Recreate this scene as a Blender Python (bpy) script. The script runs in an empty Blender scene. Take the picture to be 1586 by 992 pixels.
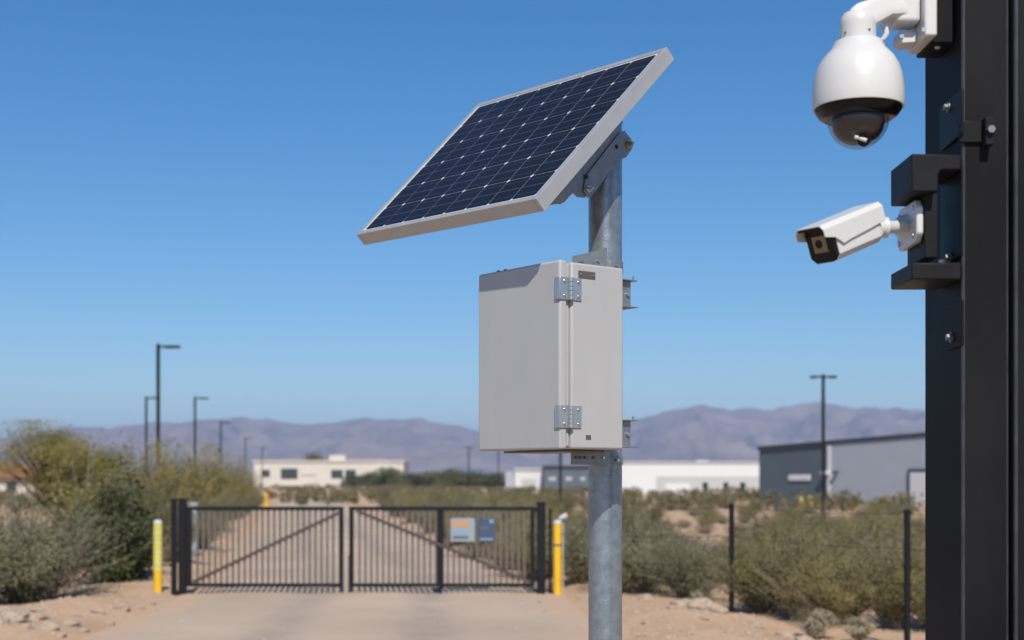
import bpy, bmesh, math, random
import numpy as np
from mathutils import Vector, Matrix, noise

random.seed(7)
R = math.radians
S = bpy.context.scene
COL = S.collection

# ------------------------------------------------------------------ camera, sky, sun, exposure
EYE = 1.7
FPX, CX, HY = 2203.0, 793.0, 745.0          # focal length in photo pixels, centre column, horizon row
cam_d = bpy.data.cameras.new('camera'); cam = bpy.data.objects.new('camera', cam_d); COL.objects.link(cam)
cam.location = (0, 0, EYE); cam.rotation_euler = (R(90), 0, 0)
cam_d.sensor_width = 36; cam_d.lens = 36 * FPX / 1586; cam_d.shift_y = (HY - 496) / 1586
cam_d.clip_start = 0.1; cam_d.clip_end = 40000
cam_d.dof.use_dof = True; cam_d.dof.focus_distance = 4.75; cam_d.dof.aperture_fstop = 3.1
S.camera = cam

SUN_DIR = Vector((0.08, -0.69, 0.72)).normalized()
elev = math.asin(SUN_DIR.z); azim = math.atan2(SUN_DIR.x, SUN_DIR.y)
w = bpy.data.worlds.new('World'); S.world = w; w.use_nodes = True
nt = w.node_tree; bg = nt.nodes['Background']
sky = nt.nodes.new('ShaderNodeTexSky'); sky.sky_type = 'NISHITA'; sky.sun_disc = False
sky.sun_elevation = elev; sky.sun_rotation = azim
sky.altitude = 900; sky.air_density = 1.0; sky.dust_density = 0.3; sky.ozone_density = 3.0
hs_ = nt.nodes.new('ShaderNodeHueSaturation'); hs_.inputs['Saturation'].default_value = 1.36
nt.links.new(sky.outputs[0], hs_.inputs['Color']); nt.links.new(hs_.outputs[0], bg.inputs[0]); bg.inputs[1].default_value = 0.089
sl = bpy.data.lights.new('sun', 'SUN'); sl.energy = 4.2; sl.angle = R(0.5); sl.color = (1.0, 0.93, 0.82)
so = bpy.data.objects.new('sun', sl); COL.objects.link(so)
so.rotation_euler = SUN_DIR.to_track_quat('Z', 'Y').to_euler(); so.location = (0, -20, 30)
S.view_settings.view_transform = 'Standard'; S.view_settings.look = 'None'
S.view_settings.exposure = 0.36; S.view_settings.gamma = 1
S.view_settings.use_curve_mapping = False
S.render.engine = 'CYCLES'; S.cycles.use_denoising = True
S.cycles.max_bounces = 8; S.cycles.transparent_max_bounces = 12; S.cycles.volume_bounces = 0


def P(px, py, Y):
    "the point at distance Y that the photo shows at pixel (px, py)"
    return Vector(((px - CX) / FPX * Y, Y, EYE + (HY - py) / FPX * Y))


def X(px, Y): return (px - CX) / FPX * Y
def Z(py, Y): return EYE + (HY - py) / FPX * Y


# ------------------------------------------------------------------ materials
def mat(name, col, rough=0.6, metal=0.0, var=0.0, scale=8.0, bump=0.0, bscale=60.0, coat=0.0, spec=0.5, col2=None, rvar=0.0, stretch=None, island=0.0, aniso=0):
    m = bpy.data.materials.new(name); m.use_nodes = True
    t = m.node_tree; b = t.nodes['Principled BSDF']
    b.inputs['Base Color'].default_value = (*col, 1); b.inputs['Roughness'].default_value = rough
    b.inputs['Metallic'].default_value = metal; b.inputs['Coat Weight'].default_value = coat
    b.inputs['Specular IOR Level'].default_value = spec
    tc = t.nodes.new('ShaderNodeTexCoord'); vec = tc.outputs['Object']
    if stretch:
        mp = t.nodes.new('ShaderNodeMapping'); mp.inputs['Scale'].default_value = stretch
        t.links.new(vec, mp.inputs[0]); vec = mp.outputs[0]
    if var or col2 or rvar:
        n = t.nodes.new('ShaderNodeTexNoise'); n.inputs['Scale'].default_value = scale; n.inputs['Detail'].default_value = 6
        t.links.new(vec, n.inputs['Vector'])
        ramp = t.nodes.new('ShaderNodeValToRGB'); ramp.color_ramp.elements[0].position = .3; ramp.color_ramp.elements[1].position = .7
        c2 = col2 or tuple(c * (1 + var) for c in col); c1 = col if col2 else tuple(c * (1 - var) for c in col)
        ramp.color_ramp.elements[0].color = (*c1, 1); ramp.color_ramp.elements[1].color = (*c2, 1)
        t.links.new(n.outputs['Fac'], ramp.inputs[0])
        out = ramp.outputs[0]
        if island:
            g = t.nodes.new('ShaderNodeNewGeometry'); mx = t.nodes.new('ShaderNodeMapRange')
            mx.inputs['To Min'].default_value = 1 - island; mx.inputs['To Max'].default_value = 1 + island
            t.links.new(g.outputs['Random Per Island'], mx.inputs[0])
            vm = t.nodes.new('ShaderNodeVectorMath'); vm.operation = 'SCALE'
            t.links.new(out, vm.inputs[0]); t.links.new(mx.outputs[0], vm.inputs['Scale']); out = vm.outputs[0]
        t.links.new(out, b.inputs['Base Color'])
        if rvar:
            mr = t.nodes.new('ShaderNodeMapRange'); mr.inputs['To Min'].default_value = max(.05, rough - rvar); mr.inputs['To Max'].default_value = min(1, rough + rvar)
            t.links.new(n.outputs['Fac'], mr.inputs[0]); t.links.new(mr.outputs[0], b.inputs['Roughness'])
    if bump:
        n2 = t.nodes.new('ShaderNodeTexNoise'); n2.inputs['Scale'].default_value = bscale; n2.inputs['Detail'].default_value = 5
        t.links.new(vec, n2.inputs['Vector'])
        bp = t.nodes.new('ShaderNodeBump'); bp.inputs['Strength'].default_value = bump; bp.inputs['Distance'].default_value = 0.02
        t.links.new(n2.outputs['Fac'], bp.inputs['Height']); t.links.new(bp.outputs[0], b.inputs['Normal'])
    return m


def leaf_mat(name, c1, c2, trans=0.25):
    m = bpy.data.materials.new(name); m.use_nodes = True
    t = m.node_tree; b = t.nodes['Principled BSDF']; b.inputs['Roughness'].default_value = .65
    b.inputs['Specular IOR Level'].default_value = .25
    g = t.nodes.new('ShaderNodeNewGeometry'); oi = t.nodes.new('ShaderNodeObjectInfo')
    tc = t.nodes.new('ShaderNodeTexCoord'); n = t.nodes.new('ShaderNodeTexNoise'); n.inputs['Scale'].default_value = 2.2
    t.links.new(tc.outputs['Object'], n.inputs['Vector'])
    a = t.nodes.new('ShaderNodeMath'); a.operation = 'ADD'; t.links.new(g.outputs['Random Per Island'], a.inputs[0]); t.links.new(n.outputs['Fac'], a.inputs[1])
    a2 = t.nodes.new('ShaderNodeMath'); a2.operation = 'ADD'; t.links.new(a.outputs[0], a2.inputs[0]); t.links.new(oi.outputs['Random'], a2.inputs[1])
    mr = t.nodes.new('ShaderNodeMapRange'); mr.inputs['From Min'].default_value = .5; mr.inputs['From Max'].default_value = 2.2
    t.links.new(a2.outputs[0], mr.inputs[0])
    rp = t.nodes.new('ShaderNodeValToRGB'); rp.color_ramp.elements[0].color = (*c1, 1); rp.color_ramp.elements[1].color = (*c2, 1)
    t.links.new(mr.outputs[0], rp.inputs[0]); t.links.new(rp.outputs[0], b.inputs['Base Color'])
    tr = t.nodes.new('ShaderNodeBsdfTranslucent'); t.links.new(rp.outputs[0], tr.inputs[0])
    mix = t.nodes.new('ShaderNodeMixShader'); mix.inputs[0].default_value = trans
    t.links.new(b.outputs[0], mix.inputs[1]); t.links.new(tr.outputs[0], mix.inputs[2])
    t.links.new(mix.outputs[0], t.nodes['Material Output'].inputs['Surface'])
    return m


def galv_mat():
    m = mat('galvanised_steel', (.20, .24, .285), .33, .62, col2=(.31, .355, .40), scale=26, bump=.12, bscale=120, rvar=.12)
    t = m.node_tree; b = t.nodes['Principled BSDF']
    # pale zinc flecks
    tc = t.nodes.new('ShaderNodeTexCoord'); v = t.nodes.new('ShaderNodeTexVoronoi'); v.inputs['Scale'].default_value = 110
    t.links.new(tc.outputs['Object'], v.inputs['Vector'])
    r = t.nodes.new('ShaderNodeValToRGB'); r.color_ramp.elements[0].position = .1; r.color_ramp.elements[0].color = (1, 1, 1, 1)
    r.color_ramp.elements[1].position = .2; r.color_ramp.elements[1].color = (0, 0, 0, 1)
    t.links.new(v.outputs['Distance'], r.inputs[0])
    wn = t.nodes.new('ShaderNodeMath'); wn.operation = 'GREATER_THAN'; wn.inputs[1].default_value = .88
    sx = t.nodes.new('ShaderNodeSeparateColor'); t.links.new(v.outputs['Color'], sx.inputs[0]); t.links.new(sx.outputs[0], wn.inputs[0])
    mu = t.nodes.new('ShaderNodeMath'); mu.operation = 'MULTIPLY'; t.links.new(r.outputs[0], mu.inputs[0]); t.links.new(wn.outputs[0], mu.inputs[1])
    old = b.inputs['Base Color'].links[0].from_socket
    mx = t.nodes.new('ShaderNodeMix'); mx.data_type = 'RGBA'
    t.links.new(mu.outputs[0], mx.inputs['Factor']); t.links.new(old, mx.inputs['A']); mx.inputs['B'].default_value = (.62, .65, .68, 1)
    t.links.new(mx.outputs['Result'], b.inputs['Base Color'])
    return m


M = {}
M['galv'] = galv_mat()
M['zinc'] = mat('zinc_plate', (.21, .235, .26), .5, .6, col2=(.29, .32, .345), scale=30, rvar=.1)
M['bolt'] = mat('bright_bolt', (.6, .6, .58), .3, 1.0)
M['dull_bolt'] = mat('dull_bolt', (.22, .22, .225), .45, .9)
M['brass'] = mat('yellow_zinc', (.45, .38, .24), .35, 1.0)
M['dark_hole'] = mat('dark_hole', (.02, .02, .02), .8)
M['alu'] = mat('anodised_aluminium', (.39, .40, .415), .40, .3, var=.06, scale=14, rvar=.1)
M['cell'] = mat('solar_cell', (.009, .010, .018), .16, 0, col2=(.013, .014, .025), scale=2.5, spec=.08)
M['backsheet'] = mat('white_backsheet', (.6, .62, .66), .25, 0)
M['busbar'] = mat('busbar', (.16, .18, .22), .3, .3)
M['cabinet'] = mat('grey_cabinet', (.395, .402, .412), .45, 0, var=.025, scale=2.6, stretch=(5, 5, .9), bump=.03, bscale=90, rvar=.08)
M['plate_dark'] = mat('dark_nameplate', (.12, .11, .105), .45, .3, var=.1, scale=40)
M['hinge'] = mat('hinge_steel', (.50, .52, .54), .32, .8, var=.05, scale=50)
M['charcoal'] = mat('charcoal_paint', (.007, .0073, .0085), .5, 0, col2=(.019, .0195, .0215), spec=.045, scale=3.5, bump=.05, bscale=90, rvar=.14, stretch=(1, 1, .35))
M['edge_highlight'] = mat('charcoal_edge_highlight', (.035, .036, .040), .4, 0, col2=(.06, .062, .066), scale=12, spec=.3)  # lighter grey that puts the column's edge highlights into the colour
M['charcoal_light'] = mat('charcoal_bracket_paint', (.014, .0145, .0165), .45, 0, spec=.1, var=.15, scale=8, bump=.05, bscale=120, rvar=.1)
M['white_shell'] = mat('white_shell', (.57, .57, .565), .32, 0, var=.02, scale=6)
M['black_gloss'] = mat('black_gloss', (.006, .006, .007), .2, spec=.22)
M['lens_amber'] = mat('amber_lens', (.10, .075, .05), .1, 0)
M['module_grey'] = mat('smoked_module', (.02, .018, .017), .25, 0, col2=(.05, .045, .042), scale=18)
M['lens_glass'] = mat('amber_lens_window', (.15, .115, .08), .12, .0, coat=.8)
M['cable'] = mat('grey_cable', (.45, .46, .47), .5)
M['black_steel'] = mat('black_gate_steel', (.008, .008, .011), .5, 0, spec=.25, var=.2, scale=6)
M['brown_steel'] = mat('weathered_brace', (.06, .045, .04), .6, 0, var=.2, scale=8)
M['picket'] = mat('weathered_picket_paint', (.12, .10, .09), .5, 0, var=.12, scale=6)
M['yellow'] = mat('safety_yellow', (.72, .43, .02), .45, 0, var=.05, scale=6)
M['yellow_pale'] = mat('pale_yellow', (.55, .42, .16), .6, 0, var=.1)
M['yellow_faded'] = mat('faded_reflective_yellow', (.55, .50, .10), .5, 0, var=.12, scale=9)
M['pale_band'] = mat('pale_reflective_band', (.52, .54, .30), .4)
M['white_paint'] = mat('white_paint', (.50, .50, .48), .5, 0, var=.03)
M['sign_white'] = mat('sign_white', (.27, .30, .33), .4)
M['sign_orange'] = mat('sign_orange', (.55, .25, .06), .4)
M['sign_blue'] = mat('sign_pale_blue', (.22, .32, .45), .4)
M['sign_navy'] = mat('sign_navy', (.05, .075, .14), .4)
M['sign_dark'] = mat('sign_dark_grey', (.10, .12, .13), .4)
M['cream'] = mat('cream_stucco', (.56, .52, .46), .85, 0, var=.04, scale=.3)
M['window_dark'] = mat('dark_window', (.03, .045, .05), .12)
M['warehouse_white'] = mat('white_cladding', (.62, .62, .63), .55, 0, var=.02, scale=.4)
M['warehouse_grey'] = mat('grey_cladding', (.44, .44, .43), .6, 0, var=.03, scale=.4)
M['slate_clad'] = mat('slate_cladding', (.085, .11, .135), .55, 0, var=.06, scale=.5)
M['slate_dark'] = mat('dark_slate_trim', (.035, .042, .055), .5, 0, var=.06, scale=.5)
M['bluegrey_clad'] = mat('blue_grey_cladding', (.36, .385, .44), .55, 0, var=.04, scale=.5)
M['terracotta'] = mat('terracotta_tile', (.35, .13, .065), .8, 0, var=.2, scale=3)
M['stucco'] = mat('white_stucco', (.55, .50, .45), .85, 0, var=.08, scale=.6)
M['bark'] = mat('grey_bark', (.11, .085, .065), .9, 0, var=.25, scale=20, bump=.3, bscale=40)
M['twig'] = mat('twig', (.22, .185, .14), .9, 0, var=.25, scale=20)
M['leaf_sage'] = leaf_mat('sage_leaf', (.125, .128, .07), (.335, .315, .195), .38)
M['leaf_dark'] = leaf_mat('dark_green_leaf', (.012, .024, .006), (.10, .115, .035))
M['leaf_olive'] = leaf_mat('olive_leaf', (.085, .086, .028), (.315, .275, .115), .36)
M['leaf_scrub'] = leaf_mat('far_scrub_leaf', (.085, .08, .035), (.27, .225, .12), .3)
M['leaf_verde'] = leaf_mat('yellow_green_leaf', (.12, .115, .026), (.33, .285, .085), .38)
M['leaf_brown'] = leaf_mat('dry_brown_leaf', (.15, .12, .075), (.34, .27, .175), .3)
M['straw'] = leaf_mat('straw', (.28, .235, .15), (.5, .43, .31))
M['leaf_tree'] = leaf_mat('tree_leaf', (.07, .085, .03), (.18, .18, .07), .4)
M['rock'] = mat('tan_rock', (.30, .22, .16), .9, 0, col2=(.46, .36, .28), scale=6, bump=.4, bscale=18)
M['mountain'] = mat('bare_mountain', (.14, .10, .08), .95, 0, col2=(.33, .235, .185), scale=.0045, bump=0)


def ground_mat(name, c1, c2, c3, s1, s2, bump, tracks=False):
    m = bpy.data.materials.new(name); m.use_nodes = True
    t = m.node_tree; b = t.nodes['Principled BSDF']; b.inputs['Roughness'].default_value = .95; b.inputs['Specular IOR Level'].default_value = .15
    tc = t.nodes.new('ShaderNodeTexCoord')
    n1 = t.nodes.new('ShaderNodeTexNoise'); n1.inputs['Scale'].default_value = s1; n1.inputs['Detail'].default_value = 8
    n2 = t.nodes.new('ShaderNodeTexNoise'); n2.inputs['Scale'].default_value = s2; n2.inputs['Detail'].default_value = 8; n2.inputs['Roughness'].default_value = .7
    for n in (n1, n2): t.links.new(tc.outputs['Object'], n.inputs['Vector'])
    r = t.nodes.new('ShaderNodeValToRGB'); r.color_ramp.elements[0].position = .33; r.color_ramp.elements[1].position = .68
    r.color_ramp.elements[0].color = (*c1, 1); r.color_ramp.elements[1].color = (*c2, 1)
    t.links.new(n1.outputs['Fac'], r.inputs[0])
    r2 = t.nodes.new('ShaderNodeValToRGB'); r2.color_ramp.elements[0].position = .45; r2.color_ramp.elements[1].position = .75
    r2.color_ramp.elements[0].color = (0, 0, 0, 1); r2.color_ramp.elements[1].color = (1, 1, 1, 1)
    t.links.new(n2.outputs['Fac'], r2.inputs[0])
    mx = t.nodes.new('ShaderNodeMix'); mx.data_type = 'RGBA'; mx.inputs['B'].default_value = (*c3, 1)
    mf = t.nodes.new('ShaderNodeMath'); mf.operation = 'MULTIPLY'; mf.inputs[1].default_value = .55
    t.links.new(r2.outputs[0], mf.inputs[0]); t.links.new(mf.outputs[0], mx.inputs['Factor']); t.links.new(r.outputs[0], mx.inputs['A'])
    t.links.new(mx.outputs['Result'], b.inputs['Base Color'])
    bp = t.nodes.new('ShaderNodeBump'); bp.inputs['Strength'].default_value = bump; bp.inputs['Distance'].default_value = .04
    t.links.new(n2.outputs['Fac'], bp.inputs['Height']); t.links.new(bp.outputs[0], b.inputs['Normal'])
    return m


M['sand'] = ground_mat('desert_sand', (.43, .285, .185), (.545, .38, .252), (.34, .23, .155), .5, 9, .5)
M['road'] = ground_mat('packed_dirt', (.39, .305, .235), (.505, .395, .305), (.44, .33, .245), .35, 14, .25)


# ------------------------------------------------------------------ mesh helpers
class MB:
    def __init__(s): s.v = []; s.f = []

    def add(s, vs, fs):
        o = len(s.v); s.v += [tuple(v) for v in vs]; s.f += [tuple(i + o for i in f) for f in fs]; return s

    def box(s, lo, hi, Mx=None):
        (a, b, c), (d, e, f) = lo, hi
        vs = [Vector(p) for p in ((a, b, c), (d, b, c), (d, e, c), (a, e, c), (a, b, f), (d, b, f), (d, e, f), (a, e, f))]
        if Mx: vs = [Mx @ v for v in vs]
        return s.add(vs, [(0, 3, 2, 1), (4, 5, 6, 7), (0, 1, 5, 4), (1, 2, 6, 5), (2, 3, 7, 6), (3, 0, 4, 7)])

    def cbox(s, c, size, Mx=None):
        return s.box([c[i] - size[i] / 2 for i in range(3)], [c[i] + size[i] / 2 for i in range(3)], Mx)

    def bar(s, p, q, w, h=None, up=(0, 0, 1)):
        p, q = Vector(p), Vector(q); d = (q - p); L = d.length; d.normalize(); h = h or w
        u = Vector(up)
        if abs(d.dot(u)) > .98: u = Vector((0, 1, 0))
        x = d.cross(u).normalized(); y = x.cross(d)
        return s.box((-w / 2, -h / 2, 0), (w / 2, h / 2, L), Matrix(((x.x, y.x, d.x, p.x), (x.y, y.y, d.y, p.y), (x.z, y.z, d.z, p.z), (0, 0, 0, 1))))

    def tube(s, path, r, n=12, cap=True, prof=None):
        path = [Vector(p) for p in path]; rs = r if isinstance(r, (list, tuple)) else [r] * len(path)
        vs, fs = [], []; px = None
        for i, p in enumerate(path):
            d = (path[min(i + 1, len(path) - 1)] - path[max(i - 1, 0)]).normalized()
            if px is None:
                a = Vector((0, 0, 1)) if abs(d.z) < .9 else Vector((1, 0, 0)); x = d.cross(a).normalized()
            else:
                x = (px - d * px.dot(d)).normalized()
            px = x; y = d.cross(x)
            for k in range(n):
                t = 2 * math.pi * k / n
                if prof: a_, b_ = prof(t)
                else: a_, b_ = math.cos(t), math.sin(t)
                vs.append(p + x * (a_ * rs[i]) + y * (b_ * rs[i]))
        for i in range(len(path) - 1):
            for k in range(n):
                k2 = (k + 1) % n; fs.append((i * n + k, i * n + k2, (i + 1) * n + k2, (i + 1) * n + k))
        if cap: fs.append(tuple(range(n))[::-1]); fs.append(tuple((len(path) - 1) * n + k for k in range(n)))
        return s.add(vs, fs)

    def lathe(s, prof, c=(0, 0, 0), n=48, Mx=None):
        vs, fs = [], []; c = Vector(c)
        for r, z in prof:
            for k in range(n):
                t = 2 * math.pi * k / n; v = Vector((r * math.cos(t), r * math.sin(t), z))
                vs.append((Mx @ v if Mx else v) + c)
        for i in range(len(prof) - 1):
            for k in range(n):
                k2 = (k + 1) % n; fs.append((i * n + k, i * n + k2, (i + 1) * n + k2, (i + 1) * n + k))
        fs.append(tuple(range(n))[::-1]); fs.append(tuple((len(prof) - 1) * n + k for k in range(n)))
        return s.add(vs, fs)

    def prism(s, poly, ext):
        "poly: 3D points in one plane, ext: the extrusion vector"
        n = len(poly); a = [Vector(p) for p in poly]; b = [p + Vector(ext) for p in a]
        return s.add(a + b, [tuple(range(n))[::-1], tuple(range(n, 2 * n))] + [(i, (i + 1) % n, n + (i + 1) % n, n + i) for i in range(n)])

    def build(s, name, m, parent=None, bevel=0, seg=2, smooth=True, world=True, fix=True):
        me = bpy.data.meshes.new(name)
        vs = s.v
        if parent is not None and world and parent.name in ROOTM:
            inv = ROOTM[parent.name]; vs = [tuple(inv @ Vector(v)) for v in vs]
        me.from_pydata(vs, [], s.f); me.update()
        if fix:
            bm = bmesh.new(); bm.from_mesh(me); bmesh.ops.recalc_face_normals(bm, faces=bm.faces); bm.to_mesh(me); bm.free()
        if smooth:
            me.shade_smooth(); me.set_sharp_from_angle(angle=R(35))
        me.materials.append(M[m])
        o = bpy.data.objects.new(name, me); COL.objects.link(o)
        if parent is not None:
            o.parent = parent
            if parent.name in ROOTM: ROOTM[o.name] = ROOTM[parent.name]
        if bevel:
            b = o.modifiers.new('bevel', 'BEVEL'); b.width = bevel; b.segments = seg; b.limit_method = 'ANGLE'; b.angle_limit = R(40)
        return o


ROOTM = {}


def thing(name, label, cat, loc=(0, 0, 0), group=None, Mx=None):
    o = bpy.data.objects.new(name, None); COL.objects.link(o); o.empty_display_size = .1
    m = Mx if Mx is not None else Matrix.Translation(Vector(loc))
    o.matrix_world = m; ROOTM[o.name] = m.inverted()
    o['label'] = label; o['category'] = cat
    if group: o['group'] = group
    return o


def tag(o, label, cat, group=None):
    o['label'] = label; o['category'] = cat
    if group: o['group'] = group
    return o


def structure(o): o['kind'] = 'structure'; return o


def copy_tree(o, parent=None):
    c = o.copy(); COL.objects.link(c)
    if parent is not None: c.parent = parent; c.matrix_parent_inverse = o.matrix_parent_inverse.copy()
    for ch in list(o.children): copy_tree(ch, c)
    return c


# ------------------------------------------------------------------ terrain
def road_c(y):      # centre line and half width of the dirt road
    if y < 21.2: c = -1.75 - (y - 15) * .055
    else:
        k = min((y - 21.2) / 12, 1); c = -2.1 - (y - 21.2) * (.075 + .075 * k)
    h = 2.85 if y < 24 else 2.85 - min((y - 24) / 60, 1) * .15
    return c, h


def ground_h(x, y):
    if y > 900 or abs(x) > 900: return 0.0
    c, h = road_c(max(y, 0)); d = abs(x - c) - h
    k = min(max(d / 1.2, 0), 1); k = k * k * (3 - 2 * k)
    z = noise.noise((x * .45, y * .45, 1.3)) * .10 + noise.noise((x * 1.6, y * 1.6, 4)) * .045 + noise.noise((x * 5, y * 5, 9)) * .014
    berm = .17 * math.exp(-((d - .9) / .7) ** 2) if y < 60 else 0
    z = z * k + berm * (.7 + .6 * noise.noise((x * .3, y * .5, 7)))
    z += noise.noise((x * .03, y * .03, 2)) * .18 * min(max((y - 30) / 60, 0), 1) * k
    if d < 0: z = -.03
    elif d < .25: z = -.03 + (z + .03) * (d / .25)
    return z


def axis(segs):
    out = []
    for a, b, st in segs:
        n = max(1, int(round((b - a) / st))); out += [a + (b - a) * i / n for i in range(n)]
    out.append(segs[-1][1]); return out


gx = axis([(-8000, -900, 1800), (-900, -100, 200), (-100, -30, 5), (-30, -12, 1.0), (-12, 12, .16), (12, 35, .8), (35, 100, 5), (100, 900, 200), (900, 8000, 1800)])
gy = axis([(-200, -10, 40), (-10, 11, 2), (11, 32, .16), (32, 70, .6), (70, 160, 3), (160, 900, 60), (900, 9500, 1200)])
vs = [(x, y, ground_h(x, y)) for y in gy for x in gx]; nx = len(gx)
fs = [(j * nx + i, j * nx + i + 1, (j + 1) * nx + i + 1, (j + 1) * nx + i) for j in range(len(gy) - 1) for i in range(nx - 1)]
b = MB(); b.v = vs; b.f = fs
g = b.build('ground', 'sand', fix=False); g.data.shade_smooth(); structure(g)

b = MB(); NX = 40; spill = []; track = []
ry = axis([(-30, 10, 2), (10, 40, .2), (40, 170, 2)])
for y in ry:
    c, h = road_c(max(y, 0))
    el = noise.noise((y * .9, 3, 0)) * .14 + noise.noise((y * 3, 3, 0)) * .05
    er = noise.noise((y * .9, 8, 0)) * .14 + noise.noise((y * 3, 8, 0)) * .05
    for i in range(NX + 1):
        t = i / NX; x = c - h - .1 + el + t * (2 * h + .2 + er - el)
        e = min(t, 1 - t)
        z = .006 + .03 * min(e * 6, 1) - .022 * math.exp(-((x - c + .85) / .28) ** 2) - .022 * math.exp(-((x - c - .85) / .28) ** 2) + noise.noise((x * 1.2, y * .6, 5)) * .008
        if e == 0: z = -.06
        b.v.append((x, y, z)); spill.append(max(0, 1 - e / .16)); track.append(max(math.exp(-((x - c + .85) / .3) ** 2), math.exp(-((x - c - .85) / .3) ** 2)))
for j in range(len(ry) - 1):
    for i in range(NX):
        b.f.append((j * (NX + 1) + i, j * (NX + 1) + i + 1, (j + 1) * (NX + 1) + i + 1, (j + 1) * (NX + 1) + i))
rd = structure(b.build('dirt_road', 'road', fix=False))
for nm, vals in (('spill', spill), ('track', track)):
    at = rd.data.attributes.new(nm, 'FLOAT', 'POINT'); at.data.foreach_set('value', vals)
t = M['road'].node_tree; bs = t.nodes['Principled BSDF']; base = bs.inputs['Base Color'].links[0].from_socket


def mixed(attr, col, base, gain, nscale, off):
    a = t.nodes.new('ShaderNodeAttribute'); a.attribute_name = attr; tc = t.nodes.new('ShaderNodeTexCoord')
    n = t.nodes.new('ShaderNodeTexNoise'); n.inputs['Scale'].default_value = nscale; n.inputs['Detail'].default_value = 7; n.inputs['Roughness'].default_value = .65
    t.links.new(tc.outputs['Object'], n.inputs['Vector'])
    m1 = t.nodes.new('ShaderNodeMath'); m1.operation = 'MULTIPLY_ADD'; m1.inputs[1].default_value = 2.4; m1.inputs[2].default_value = off; t.links.new(n.outputs['Fac'], m1.inputs[0])
    m2 = t.nodes.new('ShaderNodeMath'); m2.operation = 'MULTIPLY'; m2.use_clamp = True; t.links.new(a.outputs['Fac'], m2.inputs[0]); t.links.new(m1.outputs[0], m2.inputs[1])
    m3 = t.nodes.new('ShaderNodeMath'); m3.operation = 'MULTIPLY'; m3.use_clamp = True; m3.inputs[1].default_value = gain; t.links.new(m2.outputs[0], m3.inputs[0])
    mx = t.nodes.new('ShaderNodeMix'); mx.data_type = 'RGBA'; mx.inputs['B'].default_value = (*col, 1)
    t.links.new(m3.outputs[0], mx.inputs['Factor']); t.links.new(base, mx.inputs['A']); return mx.outputs['Result']


base = mixed('track', (.29, .245, .205), base, .7, 1.3, -.5)
base = mixed('spill', (.49, .345, .245), base, 1.5, 2.2, -.35)
t.links.new(base, bs.inputs['Base Color'])

# mountains: a heightfield whose crest follows the photo's skyline
crest = [(-700, 668), (-300, 672), (-60, 676), (0, 680), (60, 668), (130, 660), (175, 664), (215, 656), (280, 655), (340, 648), (400, 650), (450, 657), (510, 653), (560, 650), (640, 648), (680, 655), (740, 666), (800, 668), (880, 658),
         (970, 650), (1030, 640), (1080, 628), (1110, 630), (1150, 632), (1200, 635), (1230, 628), (1260, 622), (1295, 628), (1330, 632), (1380, 633), (1430, 636), (1500, 640), (1600, 632), (1700, 640), (1900, 655), (2300, 672)]
cx_, cy_ = zip(*crest)
YC = 6200.0
b = MB(); NU, NV = 520, 44
for j in range(NV + 1):
    v = j / NV
    for i in range(NU + 1):
        px = -700 + 3000 * i / NU
        x = X(px, YC)
        hc = float(np.interp(px, cx_, cy_)); zc = (HY - hc) / FPX * YC + EYE
        if v <= .75:
            q = v / .75; y = YC - 2200 * (1 - q); prof = q ** 1.25
        else:
            q = (v - .75) / .25; y = YC + 1200 * q; prof = 1 - q ** 1.4
        # spurs and gullies running down from the crest
        rg = 1 - abs(noise.noise((x * .0016, y * .0006, 0))) * 1.6
        rg2 = 1 - abs(noise.noise((x * .005, y * .0022, 5))) * 1.6
        amp = (4 * prof * (1 - prof)) if v <= .75 else 0
        rg3 = 1 - abs(noise.noise((x * .012, y * .006, 8))) * 1.6
        z = zc * prof + zc * amp * (.34 * (rg - .72) + .30 * (rg2 - .72) + .13 * (rg3 - .72)) + zc * prof * (.05 * (rg2 - .68) + .03 * (rg3 - .68)) + noise.noise((x * .012, y * .012, 3)) * 7 * prof
        z += noise.noise((x * .02, 0, 11)) * 5 * prof
        b.v.append((x * (y / YC * .15 + .85), y, max(z, -3) if v > 0 else -5))
for j in range(NV):
    for i in range(NU):
        b.f.append((j * (NU + 1) + i, j * (NU + 1) + i + 1, (j + 1) * (NU + 1) + i + 1, (j + 1) * (NU + 1) + i))
mo = b.build('mountains', 'mountain', fix=False); mo.data.shade_smooth(); structure(mo)

# desert air
b = MB(); b.box((-9000, -400, -8), (9000, 10500, 385))
hz = b.build('haze', 'sand', smooth=False); hz['kind'] = 'stuff'
hm = bpy.data.materials.new('haze_air'); hm.use_nodes = True; t = hm.node_tree; t.nodes.remove(t.nodes['Principled BSDF'])
pv = t.nodes.new('ShaderNodeVolumePrincipled'); pv.inputs['Color'].default_value = (.45, .64, 1.0, 1); pv.inputs['Density'].default_value = 1.55e-4
pv.inputs['Anisotropy'].default_value = 0.0
t.links.new(pv.outputs[0], t.nodes['Material Output'].inputs['Volume']); hz.data.materials[0] = hm
hm.cycles.homogeneous_volume = True

# ------------------------------------------------------------------ buildings
def facing_wall(mb, p, q, z0, z1, th=.3, z1b=None):
    "a wall from ground point p to q (x, y), with its top running from z1 to z1b"
    p, q = Vector((p[0], p[1], 0)), Vector((q[0], q[1], 0)); d = (q - p).normalized(); n = Vector((-d.y, d.x, 0))
    z1b = z1 if z1b is None else z1b
    mb.prism([p + Vector((0, 0, z0)), q + Vector((0, 0, z0)), q + Vector((0, 0, z1b)), p + Vector((0, 0, z1))], n * th)


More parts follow.
